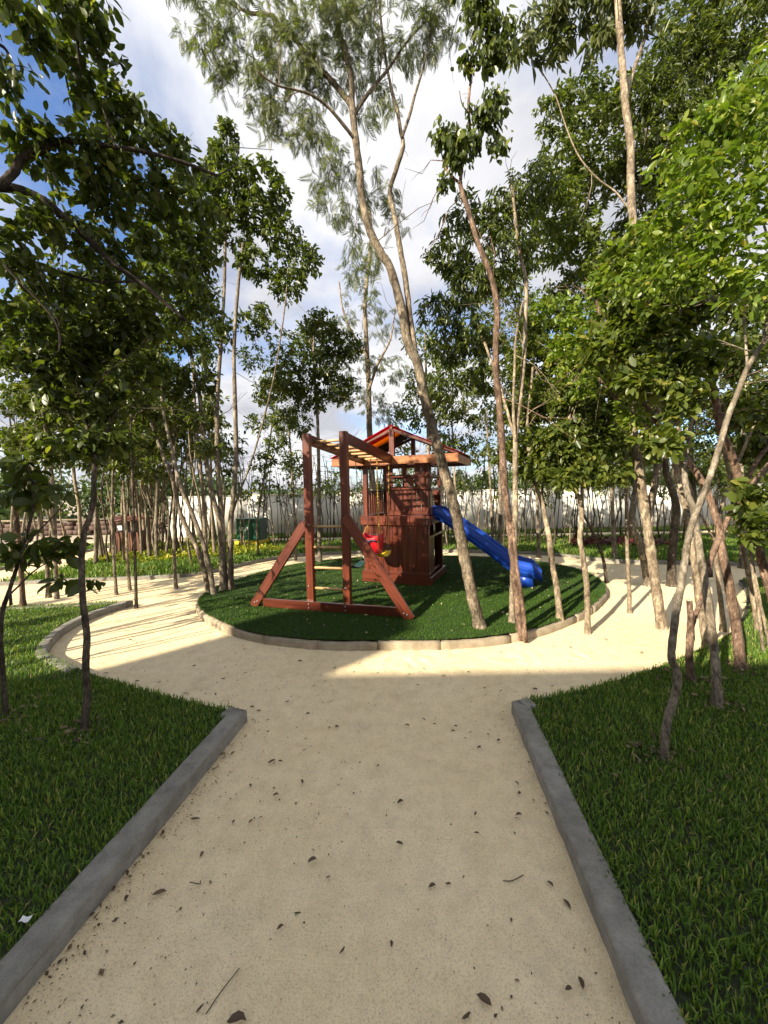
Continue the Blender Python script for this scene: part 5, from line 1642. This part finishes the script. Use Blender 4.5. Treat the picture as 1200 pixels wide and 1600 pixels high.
left_trunks = [
    ('lopped pale-brown trunk in the sunlit left lawn with a cut top', [(36, 948), (32, 880), (28, 840), (24, 780), (20, 740), (18, 716)], 7.5, 6, 'bark_red', ZK - .02, []),
    ('stocky grey trunk on the left side path, left of a close pair', [(76, 934), (74, 890), (68, 845), (62, 820), (58, 770), (50, 720), (40, 660)], 7, 3, 'bark', 0, [(40, 620, 30, 30), (70, 660, 28, 24), (20, 560, 34, 34), (30, 680, 26, 18)]),
    ('taller grey trunk on the left side path, right of a close pair', [(89, 936), (87, 890), (86, 840), (84, 780), (80, 730), (74, 690), (66, 640), (60, 570)], 6.5, 3, 'bark', 0, [(60, 540, 38, 40), (100, 580, 32, 30), (30, 500, 36, 36), (90, 640, 28, 22)]),
    ('thin dark trunk on the sand at the lawn tip left of the island', [(213, 951), (212, 900), (210, 840), (208, 780), (206, 720), (204, 650), (200, 560)], 5, 2.5, 'bark_dark', 0, [(200, 540, 36, 36), (180, 590, 32, 28), (230, 560, 32, 28), (210, 620, 28, 20), (200, 690, 24, 12)]),
    ('thin brown trunk on the left path, behind the lawn tip', [(182, 930), (179, 890), (177, 850), (175, 810), (176, 750), (178, 690)], 5, 2.5, 'bark', 0, [(170, 670, 28, 26), (150, 720, 26, 18), (190, 720, 24, 16), (140, 660, 28, 22)]),
    ('thin tan trunk on the left path, next right of the brown one', [(203, 923), (199, 870), (197, 820), (194, 780), (192, 730), (190, 680)], 5, 2.5, 'bark_pale', 0, [(190, 650, 30, 28), (220, 690, 26, 18), (230, 740, 20, 10)]),
    ('straight tan trunk on the sand just left of the island clump', [(275, 920), (273, 880), (272, 830), (272, 790), (276, 750), (272, 690), (268, 620)], 6, 3, 'bark', 0, [(260, 590, 36, 34), (280, 640, 30, 24), (230, 640, 30, 24), (255, 700, 26, 14)]),
]
for (lab, pts, w0, w1, bk_, z, bl) in left_trunks:
    t = Tree('slim_tree', lab, bk_, 'leaf', 'mid', 0.078, 12, 0.4, dens=2.0)
    t.stem(pts, w0, w1, 0.4 if bl else 0.0, z, cut=not bl)
    for (x, y, r, n) in bl: t.blob(x, y, .4, r, n)
    t.build()

# tree out of frame on the left whose boughs hang into the top left corner
t = Tree('overhanging_tree', 'dark tree beyond the left edge whose boughs hang across the upper left corner', 'bark_black', 'leaf', 'near', 0.062, 9, 0.45, twig=0.24, dens=1.45)
t.poly(spline([(-3.5, 1.75, 0.05), (-3.45, 1.8, 1.2), (-3.3, 1.9, 2.3), (-3.2, 2.0, 3.2), (-3.3, 2.1, 4.2), (-3.2, 2.2, 5.2)], 6), np.linspace(0.10, 0.04, 31), 11, sink=0.1)
t.base = np.array([-3.5, 1.75, ZL])
def lp(px, w0, w1, Y, dY): t.stem(px, w0, w1, dY, Y=Y, k=9)
lp([(-260, 360), (-120, 310), (0, 292), (62, 310), (100, 340), (140, 376), (175, 410), (230, 450), (290, 500)], 17, 5, 2.1, 0.5)
lp([(0, 290), (22, 268), (36, 246), (70, 232), (100, 220), (140, 224), (180, 230), (230, 238), (290, 255), (340, 275)], 12, 4, 2.2, 0.4)
lp([(-200, 440), (-60, 420), (0, 418), (40, 420), (90, 425), (150, 440), (210, 440)], 8, 3, 2.3, 0.4)
lp([(-60, 400), (0, 412), (30, 440), (60, 470), (85, 500), (95, 530), (92, 550)], 5, 2, 2.3, 0.2)
lp([(-260, -120), (-100, -60), (40, -40), (100, 0), (118, 40), (122, 80), (126, 120)], 10, 2, 1.9, 0.3)
lp([(-200, 40), (-60, 60), (0, 70), (20, 100), (30, 120)], 7, 2, 2.0, 0.1)
lp([(180, 230), (170, 200), (160, 170), (140, 140)], 3, 1.5, 2.3, 0.1)
for (x, y, dy, r, n, Y) in [(30, 20, 0, 34, 9, 2.0), (60, 50, 0, 24, 5, 2.05), (110, 20, 0, 30, 7, 2.1), (150, 20, .1, 30, 7, 2.1), (130, 60, .1, 28, 6, 2.15), (110, 110, .1, 24, 5, 2.2), (165, 85, .1, 26, 4, 2.2), (150, 140, .2, 30, 7, 2.25), (20, 100, 0, 22, 4, 2.1), (15, 140, .1, 24, 5, 2.1), (180, 160, .2, 30, 9, 2.3), (130, 150, .2, 22, 4, 2.3),
                            (190, 200, .2, 30, 10, 2.35), (230, 190, .3, 28, 9, 2.4), (150, 230, .1, 36, 14, 2.3), (90, 230, .1, 36, 12, 2.25), (40, 230, .1, 34, 12, 2.2), (210, 250, .3, 38, 16, 2.4), (260, 230, .3, 34, 12, 2.5), (310, 260, .4, 30, 10, 2.6), (280, 290, .4, 38, 16, 2.5), (230, 310, .3, 42, 22, 2.5), (170, 300, .2, 42, 22, 2.4), (110, 290, .2, 40, 16, 2.35), (50, 350, .1, 40, 18, 2.2), (120, 370, .2, 44, 24, 2.4), (190, 370, .3, 46, 26, 2.5), (260, 370, .4, 46, 26, 2.6), (320, 340, .5, 34, 14, 2.6), (60, 430, .2, 46, 24, 2.4), (130, 450, .3, 48, 28, 2.5), (210, 440, .4, 48, 28, 2.6), (290, 430, .5, 44, 22, 2.7), (320, 480, .6, 32, 12, 2.8), (30, 500, .3, 44, 20, 2.5), (100, 510, .4, 44, 24, 2.6), (170, 500, .5, 46, 24, 2.7), (250, 500, .6, 44, 22, 2.8), (10, 390, 0, 34, 12, 2.2), (330, 400, .5, 28, 10, 2.7), (70, 560, .5, 34, 14, 2.7)]:
    t.blob(x, y, dy, r, n, Y=Y)
t.blob3(np.array([-3.6, 1.6, 4.6]), np.array([1.3, 1.2, 1.0]), 160)
t.blob3(np.array([-2.9, 2.4, 5.4]), np.array([0.9, 1.2, 0.8]), 90)
t.build(near_parts=280)

# middle distance trees
mids = [
    ('dark round-crowned tree behind the monkey-bar ladder posts', [(500, 886), (499, 820), (498, 740), (497, 680), (494, 620), (490, 560), (492, 500)], 7, 3, 'bark', 'leaf', 0, [(480, 540, 34, 60), (450, 590, 36, 66), (510, 570, 34, 60), (500, 510, 30, 44), (540, 540, 28, 38), (480, 620, 34, 54), (530, 610, 30, 42), (420, 610, 26, 22), (465, 660, 26, 20), (440, 540, 24, 16)]),
    ('thin grey tree in the back lawn left of the ladder', [(462, 872), (460, 800), (455, 730), (452, 680), (446, 640)], 4, 2, 'bark', 'leaf', .05, [(430, 690, 24, 22), (455, 720, 22, 16), (410, 720, 20, 14), (440, 650, 24, 20)]),
    ('pale slender tree seen over the roof ridge of the tower', [(668, 868), (669, 800), (670, 730), (668, 660), (666, 590), (664, 520)], 6, 3, 'bark_pale', 'leaf_mid', .05, [(660, 600, 34, 32), (640, 650, 30, 26), (690, 640, 30, 26), (660, 540, 32, 26), (700, 580, 30, 22), (630, 700, 20, 10)]),
    ('thin tree behind the slide with a loose leafy top', [(716, 866), (714, 800), (710, 740), (707, 680), (705, 620)], 4.5, 2, 'bark_pale', 'leaf_mid', .05, [(700, 640, 30, 28), (720, 690, 26, 20), (735, 640, 28, 24), (690, 690, 24, 16), (740, 600, 28, 20)]),
    ('slim tree behind the slide foot, leafy from eave height', [(770, 866), (768, 800), (765, 740), (762, 690), (760, 640)], 4.5, 2, 'bark', 'leaf_mid', .05, [(760, 660, 30, 30), (780, 710, 26, 22), (745, 700, 24, 18), (775, 620, 28, 24)]),
    ('slim dark tree beyond the left clump, leaning right', [(404, 870), (402, 820), (410, 760), (420, 700), (428, 640)], 3.5, 2, 'bark_dark', 'leaf', .05, [(425, 620, 26, 22), (400, 660, 24, 18), (445, 660, 22, 16), (395, 560, 26, 18)]),
    ('mid-height dark tree on the back lawn at the right', [(1085, 880), (1086, 820), (1084, 760), (1080, 700), (1082, 640)], 8, 4, 'bark_dark', 'leaf', .05, [(1080, 640, 40, 46), (1110, 690, 36, 38), (1050, 690, 34, 34), (1090, 740, 30, 24), (1130, 620, 40, 44), (1040, 620, 38, 40), (1150, 700, 36, 36)]),
    ('broad leafy tree on the back lawn at the far right', [(1160, 884), (1161, 820), (1158, 760), (1160, 690), (1165, 620)], 9, 4, 'bark', 'leaf', .05, [(1170, 620, 42, 50), (1190, 680, 40, 44), (1140, 660, 38, 40), (1180, 750, 34, 28), (1150, 560, 42, 48), (1190, 540, 42, 46), (1120, 740, 30, 22), (1195, 800, 24, 14)]),
    ('bushy tree behind the forked trunks, low leaves over the wall', [(960, 874), (958, 820), (955, 760), (950, 700), (945, 640)], 7, 3, 'bark', 'leaf_mid', .05, [(950, 660, 36, 40), (980, 700, 32, 32), (920, 700, 32, 32), (945, 740, 28, 22), (1000, 740, 26, 20), (890, 730, 26, 20), (970, 610, 36, 38), (900, 650, 36, 38)]),
    ('bushy tree right behind the slim tan trunks', [(842, 868), (840, 810), (838, 750), (836, 690), (835, 620)], 6, 3, 'bark', 'leaf_mid', .05, [(835, 640, 36, 42), (860, 690, 32, 34), (810, 690, 30, 28), (845, 730, 26, 20), (870, 620, 36, 40), (820, 590, 34, 36), (790, 640, 30, 26)]),
    ('tall leafy tree filling the gap behind the pale two-stemmed tree', [(780, 868), (782, 800), (780, 700), (776, 600), (774, 500), (772, 420)], 7, 3, 'bark', 'leaf_mid', .05, [(770, 460, 36, 40), (740, 520, 34, 36), (800, 520, 36, 40), (770, 560, 34, 36), (720, 470, 30, 26), (800, 440, 34, 34), (830, 480, 34, 34), (700, 560, 28, 22), (810, 590, 32, 30)]),
    ('leafy tree far left of the grove reaching the top of the shade', [(150, 882), (150, 820), (148, 750), (146, 680), (140, 600), (136, 520)], 6, 3, 'bark', 'leaf', .05, [(130, 520, 40, 46), (90, 560, 36, 38), (170, 560, 36, 38), (130, 600, 36, 38), (80, 640, 32, 30), (180, 640, 32, 30), (130, 690, 30, 24), (60, 480, 36, 34), (30, 620, 30, 24), (190, 470, 36, 34)]),
    ('leafy tree in the grove left of the leaning clump', [(245, 876), (244, 820), (246, 750), (244, 680), (240, 600)], 6, 3, 'bark', 'leaf', .05, [(235, 600, 36, 40), (210, 650, 34, 36), (265, 640, 32, 32), (240, 690, 30, 26), (220, 730, 26, 16), (280, 690, 26, 18), (230, 540, 34, 34), (190, 700, 28, 20), (170, 740, 24, 14)]),
]
for (lab, pts, w0, w1, bk_, lf_, z, bl) in mids:
    t = Tree('mid_tree', lab, bk_, lf_, 'mid', 0.082, 11, 0.4, dens=1.95, twig=0.40)
    t.stem(pts, w0, w1, 0.4, z)
    for (x, y, r, n) in bl: t.blob(x, y, random.uniform(-.3, .9), r, n)
    t.build()

# rows of thin saplings: a few grown forms, copied along the rows
def sapling_form(seed, h, r, crown, leaf, bark):
    global RNG
    RNG = np.random.default_rng(seed)
    t = Tree('thin_sapling', 'x', bark, leaf, 'mid', 0.10, 8, 0.4)
    n = 9
    P = np.zeros((n, 3)); P[:, 2] = np.linspace(0, h, n)
    P[1:, :2] = np.cumsum(RNG.normal(0, 0.035, (n - 1, 2)), axis=0) + np.linspace(0, 1, n - 1)[:, None] * RNG.normal(0, 0.18, 2)
    t.poly(P, np.linspace(r, r * 0.4, n), 6, sink=0.05)
    t.base = np.array([0, 0, 0.0])
    if RNG.uniform() < 0.6:
        k = int(n * 0.45)
        Q = np.array([P[k], P[k] + [RNG.normal(0, .1), RNG.normal(0, .1), h * .2], P[k] + [RNG.normal(0, .3), RNG.normal(0, .3), h * .45]])
        t.poly(spline(Q, 4), np.linspace(r * .6, r * .25, 9), 5)
    for _ in range(crown if crown > 2 else 1):
        c = P[-1] * RNG.uniform(0.62, 1.0) + np.array([RNG.normal(0, 0.25), RNG.normal(0, 0.25), 0.05])
        t.blob3(c, np.array([0.28, 0.28, 0.3]) * RNG.uniform(0.7, 1.3), 12 if crown > 2 else 4)
    return t.build()


forms = []
for i, (h, r, cr, lf_, bk_) in enumerate([(3.0, .024, 2, 'leaf_mid', 'bark_pale'), (3.6, .026, 4, 'leaf', 'bark'), (2.3, .019, 1, 'leaf_mid', 'bark'), (4.2, .034, 5, 'leaf', 'bark'), (2.0, .016, 1, 'leaf_mid', 'bark_dark'), (2.7, .024, 1, 'leaf_mid', 'bark_dark'), (2.5, .020, 1, 'leaf', 'bark_pale'), (4.8, .038, 6, 'leaf', 'bark_pale')]):
    forms.append(sapling_form(100 + i, h, r, cr, lf_, bk_))
RNG = np.random.default_rng(77)
used = set()


def put_sapling(f, x, y, z, sc, label, group):
    Mx = Matrix.Translation((x, y, z)) @ Matrix.Rotation(random.uniform(0, 6.28), 4, 'Z') @ Matrix.Rotation(random.gauss(0, 0.05), 4, 'X') @ Matrix.Diagonal((sc, sc, sc * random.uniform(0.85, 1.15), 1))
    if f not in used:
        used.add(f)
        o = forms[f]
        o.matrix_basis = Mx; WM[o.name] = Mx
        tag(o, label, 'sapling', group)
        return o
    return copy_tree(forms[f], Mx, label, group)


def wall_label(px):
    for lim, w in ((440, 'between the green cabinet and the left clump'), (485, 'just left of the ladder frame'), (575, 'seen through the ladder frame'), (680, 'behind the play tower'), (760, 'above the blue slide'), (800, 'just left of the red-stemmed tree'), (860, 'between the red-stemmed tree and the slim rim tree'), (920, 'between the two slim tan trees'), (985, 'left of the pole-like tree'), (1060, 'behind the forked trunks'), (1130, 'behind the close red and mottled trunks')):
        if px < lim: return 'thin bare sapling before the white wall, ' + w
    return 'thin bare sapling before the white wall, at the far right'


# along the wall
for i in range(176):
    px = 372 + (i + random.uniform(-.4, .4)) * 830 / 176
    Yd = random.choice([10.6, 11.4, 12.0, 13.6, 14.1]) + random.uniform(-.25, .25)
    X_ = (px - 600) / FPX * Yd
    z = 0.05 if Yd < 12.3 else 0.03
    put_sapling(random.choice([0, 2, 2, 4, 4, 5, 5, 6, 6]), X_, Yd, z, random.uniform(0.8, 1.1), wall_label(px), 'saplings before the white wall')
# grove on the left lawn
for i in range(54):
    px = 100 + (i + random.uniform(-.4, .4)) * 245 / 54
    Yd = random.uniform(8.6, 12.2)
    X_ = (px - 600) / FPX * Yd
    put_sapling(random.choice([0, 1, 1, 3, 3, 5, 6, 7]), max(X_, -7.0), Yd, 0.05, random.uniform(0.9, 1.15), 'thin trunk in the left back grove, ' + ('left of the timber litter bin' if px < 180 else 'beside the timber litter bin' if px < 230 else 'right of the litter bin' if px < 272 else 'behind the leaning clump stems'), 'grove trunks on the left back lawn')
for i in range(9):
    px = 2 + i * 12 + random.uniform(-4, 4)
    Yd = random.uniform(9.0, 12.0)
    X_ = (px - 600) / FPX * Yd
    put_sapling(random.choice([0, 1, 3, 5, 7]), X_, Yd, 0.04, random.uniform(0.9, 1.1), 'thin trunk on the far left lawn beyond the second sand path', 'trunks on the far left lawn')

# saplings of the left lawn standing beyond the picture's edge; their shadows streak the sand
for i, (x_, y_) in enumerate([(-4.6, 3.6), (-5.2, 3.1), (-5.0, 4.3), (-5.9, 3.9), (-6.1, 4.6), (-6.4, 3.2), (-7.0, 4.2), (-7.4, 4.9), (-6.8, 5.0), (-5.6, 2.4), (-7.8, 3.4), (-8.4, 4.4), (-4.5, 3.0), (-4.9, 2.6), (-5.3, 2.9), (-5.0, 2.15), (-5.6, 2.0), (-6.0, 2.7), (-4.25, 2.75), (-4.7, 3.3), (-5.5, 3.4)]):
    put_sapling([0, 5, 1, 6, 0, 1, 5, 0, 6, 0, 1, 0, 5, 0, 6, 5, 0, 2, 4, 6, 5][i], x_, y_, 0.07, random.uniform(0.95, 1.2), 'thin sapling on the left lawn just beyond the picture edge', 'saplings beyond the left edge')

# ------------------------------------------------------------------ ground cover
def cover(name, label, poly, n, lsz, hgt, mat, z):
    P = np.array(poly)
    lo, hi = P.min(0), P.max(0)
    p = np.stack([RNG.uniform(lo[0], hi[0], n), RNG.uniform(lo[1], hi[1], n)], -1)
    p = p[inside(p, P)]
    pos = np.stack([p[:, 0], p[:, 1], z + RNG.uniform(0.02, hgt, len(p)) * (0.6 + 0.4 * vnoise(p[:, 0] * 3, p[:, 1] * 3, 8))], -1)
    ax = RNG.normal(0, 1, pos.shape) * np.array([1, 1, 0.5]) + np.array([0, 0, 0.3])
    V, q, t_ = leaf_mesh(leaf_frames(pos, ax, RNG.normal(0, .5, pos.shape) + np.array([0, 0, 1.0]), lsz * RNG.uniform(.6, 1.3, len(pos))), 'mid')
    tag(obj_np(name, V, q, t_, M[mat]), label, 'ground cover', kind='stuff')


cover('ground_cover', 'yellow-green leafy ground cover under the grove on the left', [(-6.9, 8.9), (-6.9, 11.9), (-5.2, 12.0), (-4.9, 10.9), (-3.2, 10.8), (-2.6, 10.3), (-4.4, 9.3), (-5.5, 8.8)], 6500, 0.085, 0.2, 'leaf_yellow', 0.05)
cover('ground_cover', 'yellow-flecked ground cover on the far left strip of lawn', [(-9.0, 8.4), (-9.2, 10.2), (-12, 10.5), (-12, 8.4)], 1800, 0.085, 0.16, 'leaf_yellow', 0.04)
cover('ground_cover', 'red-leaved low bedding plants on the back lawn right of the slide', [(4.9, 9.9), (7.2, 9.6), (7.6, 10.6), (5.2, 10.9)], 1800, 0.10, 0.28, 'leaf_red', 0.05)
cover('ground_cover', 'dark green low planting on the back lawn behind the slide', [(1.2, 10.9), (4.8, 10.6), (5.0, 11.6), (1.2, 11.9)], 2600, 0.09, 0.25, 'leaf', 0.05)

# ------------------------------------------------------------------ litter on the sand
RNG = np.random.default_rng(5)
n = 26000
p = np.stack([RNG.uniform(-3.4, 4.5, n), 0.9 + 5.0 * RNG.uniform(0, 1, n) ** 1.3], -1)
ok = ~inside(p, LAWN_L) & ~inside(p, LAWN_R) & ~inside(p, ISL)
for ln_, sg_ in ((LAWN_L[:len(leftcurve) + 1], -1), (LAWN_R[:len(rightcurve) + 1], 1)):
    sg2 = np.concatenate([[0], np.cumsum(np.linalg.norm(np.diff(ln_, axis=0), axis=1))])
    tt_ = RNG.uniform(sg2[-1] * 0.3, sg2[-1] * 0.8, 2400)
    kp = np.stack([np.interp(tt_, sg2, ln_[:, 0]), np.interp(tt_, sg2, ln_[:, 1])], -1)
    off_ = np.abs(RNG.normal(0, 0.06, 2400))
    kp = kp + np.array([[-sg_, 0]]) * off_[:, None] + RNG.normal(0, 0.012, kp.shape)
    p = np.concatenate([p, kp])
n = len(p)
ok = ~inside(p, LAWN_L) & ~inside(p, LAWN_R) & ~inside(p, ISL)
drift = vnoise(p[:, 0] * 1.6, p[:, 1] * 1.6, 31)
ok &= RNG.uniform(0, 1, n) < np.clip(0.32 + 0.75 * drift, 0.06, 1)
p = p[ok]
pos = np.stack([p[:, 0], p[:, 1], np.full(len(p), 0.013)], -1)
ax = RNG.normal(0, 1, pos.shape) * np.array([1, 1, 0.12])
V, q, t_ = leaf_mesh(leaf_frames(pos, ax, RNG.normal(0, .3, pos.shape) + np.array([0, 0, 1.0]), 0.0075 * np.exp(RNG.normal(0, 0.5, len(pos)))), 'far')
tag(obj_np('leaf_litter', V, q, t_, M['dead']), 'tiny brown leaf crumbs scattered over the pale sand', 'litter', kind='stuff')
# pale flecks on the turf
n = 420
p = np.stack([RNG.uniform(-2.6, 3.4, n), RNG.uniform(4.0, 8.0, n)], -1); p = p[inside(p, ISL * 0.97 + np.array([0.012, 0.19]))]
pos = np.stack([p[:, 0], p[:, 1], np.full(len(p), ZI + 0.03)], -1)
V, q, t_ = leaf_mesh(leaf_frames(pos, RNG.normal(0, 1, pos.shape) * np.array([1, 1, .15]), RNG.normal(0, .3, pos.shape) + np.array([0, 0, 1.0]), RNG.uniform(.02, .05, len(pos))), 'far')
M['strawleaf'] = mat_leaf('straw_leaf', [(0, (0.30, 0.24, 0.12)), (1, (0.45, 0.40, 0.24))], 0.1, 0.6, (1, 1, 1))
tag(obj_np('leaf_litter', V, q, t_, M['strawleaf']), 'pale dry leaf flecks scattered over the island turf', 'litter', kind='stuff')

# leaf litter gathered round the feet of the lawn trees
pts_ = []
for (fx, fy) in ((1036, 1186), (1122, 1104), (1157, 1046), (131, 1142), (1080, 1064), (8, 1118)):
    b_ = G(fx, fy, ZL)
    a_ = RNG.uniform(0, 6.28, 70); r_ = np.abs(RNG.normal(0, 0.12, 70)) + 0.03
    pts_.append(np.stack([b_[0] + r_ * np.cos(a_), b_[1] + r_ * np.sin(a_), ZL + RNG.uniform(0.01, 0.05, 70)], -1))
pos = np.concatenate(pts_)
V, q, t_ = leaf_mesh(leaf_frames(pos, RNG.normal(0, 1, pos.shape) * np.array([1, 1, .3]), RNG.normal(0, .4, pos.shape) + np.array([0, 0, 1.0]), RNG.uniform(.02, .05, len(pos))), 'mid')
tag(obj_np('leaf_litter', V, q, t_, M['dead']), 'dry brown leaves caught in the grass round the lawn trees', 'litter', kind='stuff')

# fallen leaves one by one, where the photo shows them (pixel x, y, length cm, heading)
fl = [(297, 1279, 7, 0.1), (237, 1397, 7.5, 0.2), (193, 1409, 5, 1.4), (227, 1316, 4.5, 1.2), (311, 1340, 5, 1.5), (480, 1347, 6, 0.1), (388, 1286, 4.5, 1.3), (362, 1287, 4, 1.6), (528, 1137, 6, 2.2), (588, 1198, 5, 1.2), (418, 1192, 7, 0.4), (434, 1189, 4, 0.1), (392, 1230, 5, 2.2), (342, 1180, 6, 0.5), (360, 1180, 5, 1.0), (330, 1203, 5, 0.9), (472, 1225, 5, 1.9), (426, 1243, 4.5, 0.2), (472, 1173, 4, 0.8), (197, 1369, 5, 2.0), (767, 1575, 7, 2.2), (892, 1421, 6.5, 2.0), (909, 1546, 6, 1.3), (882, 1545, 4, 0.2), (721, 1592, 5, 0.6), (864, 1386, 5, 1.9), (805, 1273, 5, 0.1), (741, 1274, 5, 1.2), (740, 1300, 4, 0.2), (629, 1321, 5, 2.3), (811, 1227, 5, 2.2), (808, 1240, 4, 0.1), (776, 1158, 5, 0.6), (729, 1155, 4, 2.2), (704, 1141, 5, 0.1), (745, 1169, 5, 0.1), (665, 1126, 5, 2.3), (632, 1132, 5, 0.0), (709, 1134, 4, 0.2), (732, 1144, 4, 0.3), (676, 1131, 4, 0.1), (355, 1595, 8, 0.1), (305, 1582, 4, 0.7), (445, 1097, 5, 0.4), (477, 1116, 5, 0.1), (488, 1070, 4, 0.1), (520, 1044, 5, 0.2), (465, 1033, 6, 0.1), (380, 1052, 5, 0.3), (345, 1060, 5, 0.2), (300, 1041, 5, 0.5), (285, 1084, 6, 0.2), (245, 1067, 5, 0.3), (210, 1065, 5, 0.6), (160, 1052, 7, 0.5), (400, 1110, 5, 0.2), (390, 1105, 5, 0.4), (415, 1125, 4, 0.2), (690, 1055, 5, 0.1), (730, 1050, 4, 0.3), (760, 1075, 5, 2.2), (780, 1080, 4, 0.2), (840, 1078, 6, 2.1), (860, 1072, 5, 0.3), (650, 1070, 4, 0.1), (620, 1255, 6, 0.5), (530, 1490, 4, 0.8), (610, 1480, 4, 1.2), (432, 1452, 4, 0.6), (459, 1426, 4, 0.1), (695, 1380, 4, 0.2), (669, 1386, 5, 0.3), (1000, 1020, 6, 0.3), (950, 1000, 6, 2.5), (890, 1012, 5, 0.2), (780, 1018, 5, 0.2), (120, 1030, 6, 0.4), (200, 1000, 6, 0.2), (260, 985, 6, 0.4), (290, 960, 6, 0.2)]
tv, tq, tt = TEMPL['near']
dl = []
for kx_ in range(3):
    v2 = tv.copy(); v2[:, 2] = v2[:, 2] * (1.5 + kx_) + 0.12 * (v2[:, 1] - 0.5) ** 2 * (1 + kx_); v2[:, 0] *= (0.55 + 0.16 * kx_)
    v2[:, 0] += 0.10 * np.sin(v2[:, 1] * 3 + kx_)
    dl.append(mesh_np('fallen_leaf', v2, tq, tt, M['dead'], True))
special = {0: 'dark curled fallen leaf on the sand, beside the left kerb midway', 1: 'large dark rounded fallen leaf lower left on the sand near the kerb', 5: 'dark fallen leaf alone in the middle foreground of the path', 9: 'small dark fallen leaf alone at the path centre', 20: 'brown torn fallen leaf at the bottom edge of the path', 21: 'dark narrow fallen leaf near the right kerb in the foreground', 22: 'grey-brown skeletal fallen leaf by the right kerb at the bottom', 8: 'dark upright-curled fallen leaf in the path mouth'}
def leaf_where(px, py):
    if py < 1030: return 'on the sunlit ring path left of the island' if px < 400 else 'on the sunlit ring path right of the island'
    if py < 1112: return 'in the shade near the left lawn corner' if px < 420 else 'in the shade just before the island' if px < 800 else 'by the right lawn corner'
    if py < 1300: return 'beside the upper left kerb' if px < 400 else 'in the upper middle of the path' if px < 650 else 'near the upper right kerb'
    return 'near the lower left kerb' if px < 400 else 'in the lower middle of the path' if px < 750 else 'near the lower right kerb'


for i, (px, py, ln, a) in enumerate(fl):
    gp = G(px, py, 0.02)
    o = bpy.data.objects.new('fallen_leaf', dl[i % 3])
    s_ = ln / 100 * 0.72
    place(o, Matrix.Translation((gp[0], gp[1], 0.018)) @ Matrix.Rotation(a - math.pi / 2 + random.uniform(-.2, .2), 4, 'Z') @ Matrix.Rotation(random.uniform(-.15, .25), 4, 'X') @ Matrix.Diagonal((s_, s_, s_, 1)))
    tag(o, special.get(i, 'small brown dead leaf on the sand, ' + leaf_where(px, py)), 'fallen leaf', 'dead leaves on the sand')
# twigs
for i, (pts, lab) in enumerate([([(322, 1584), (345, 1550), (374, 1513)], 'thin bent twig on the sand at the bottom left of the path'), ([(786, 1376), (800, 1376), (818, 1367)], 'short curved twig on the sand at the right of the path'), ([(296, 1378), (312, 1381), (313, 1376)], 'small hooked twig on the sand near the left kerb')]):
    P = np.array([G(x, y, 0.014) for x, y in pts])
    V, q, t_ = tube_np(spline(P, 4), 0.0018, 5)
    o = obj_np('twig', V, q, t_, M['bark_dark'], False)
    tag(o, lab, 'twig')
# scrap of paper on the left kerb
c = G(40, 1437, ZK + 0.012)
Vp = []
for a in range(4):
    for b in range(3):
        Vp.append((c[0] + (a - 1.5) * 0.012, c[1] + (b - 1) * 0.010, c[2] + 0.004 * math.sin(a * 2.1 + b) + 0.003 * (b - 1) ** 2))
q = [(a * 3 + b, (a + 1) * 3 + b, (a + 1) * 3 + b + 1, a * 3 + b + 1) for a in range(3) for b in range(2)]
o = obj_np('paper_scrap', np.array(Vp), np.array(q), None, M['paper'], False)
tag(o, 'small crumpled white paper scrap on the left kerb', 'litter')
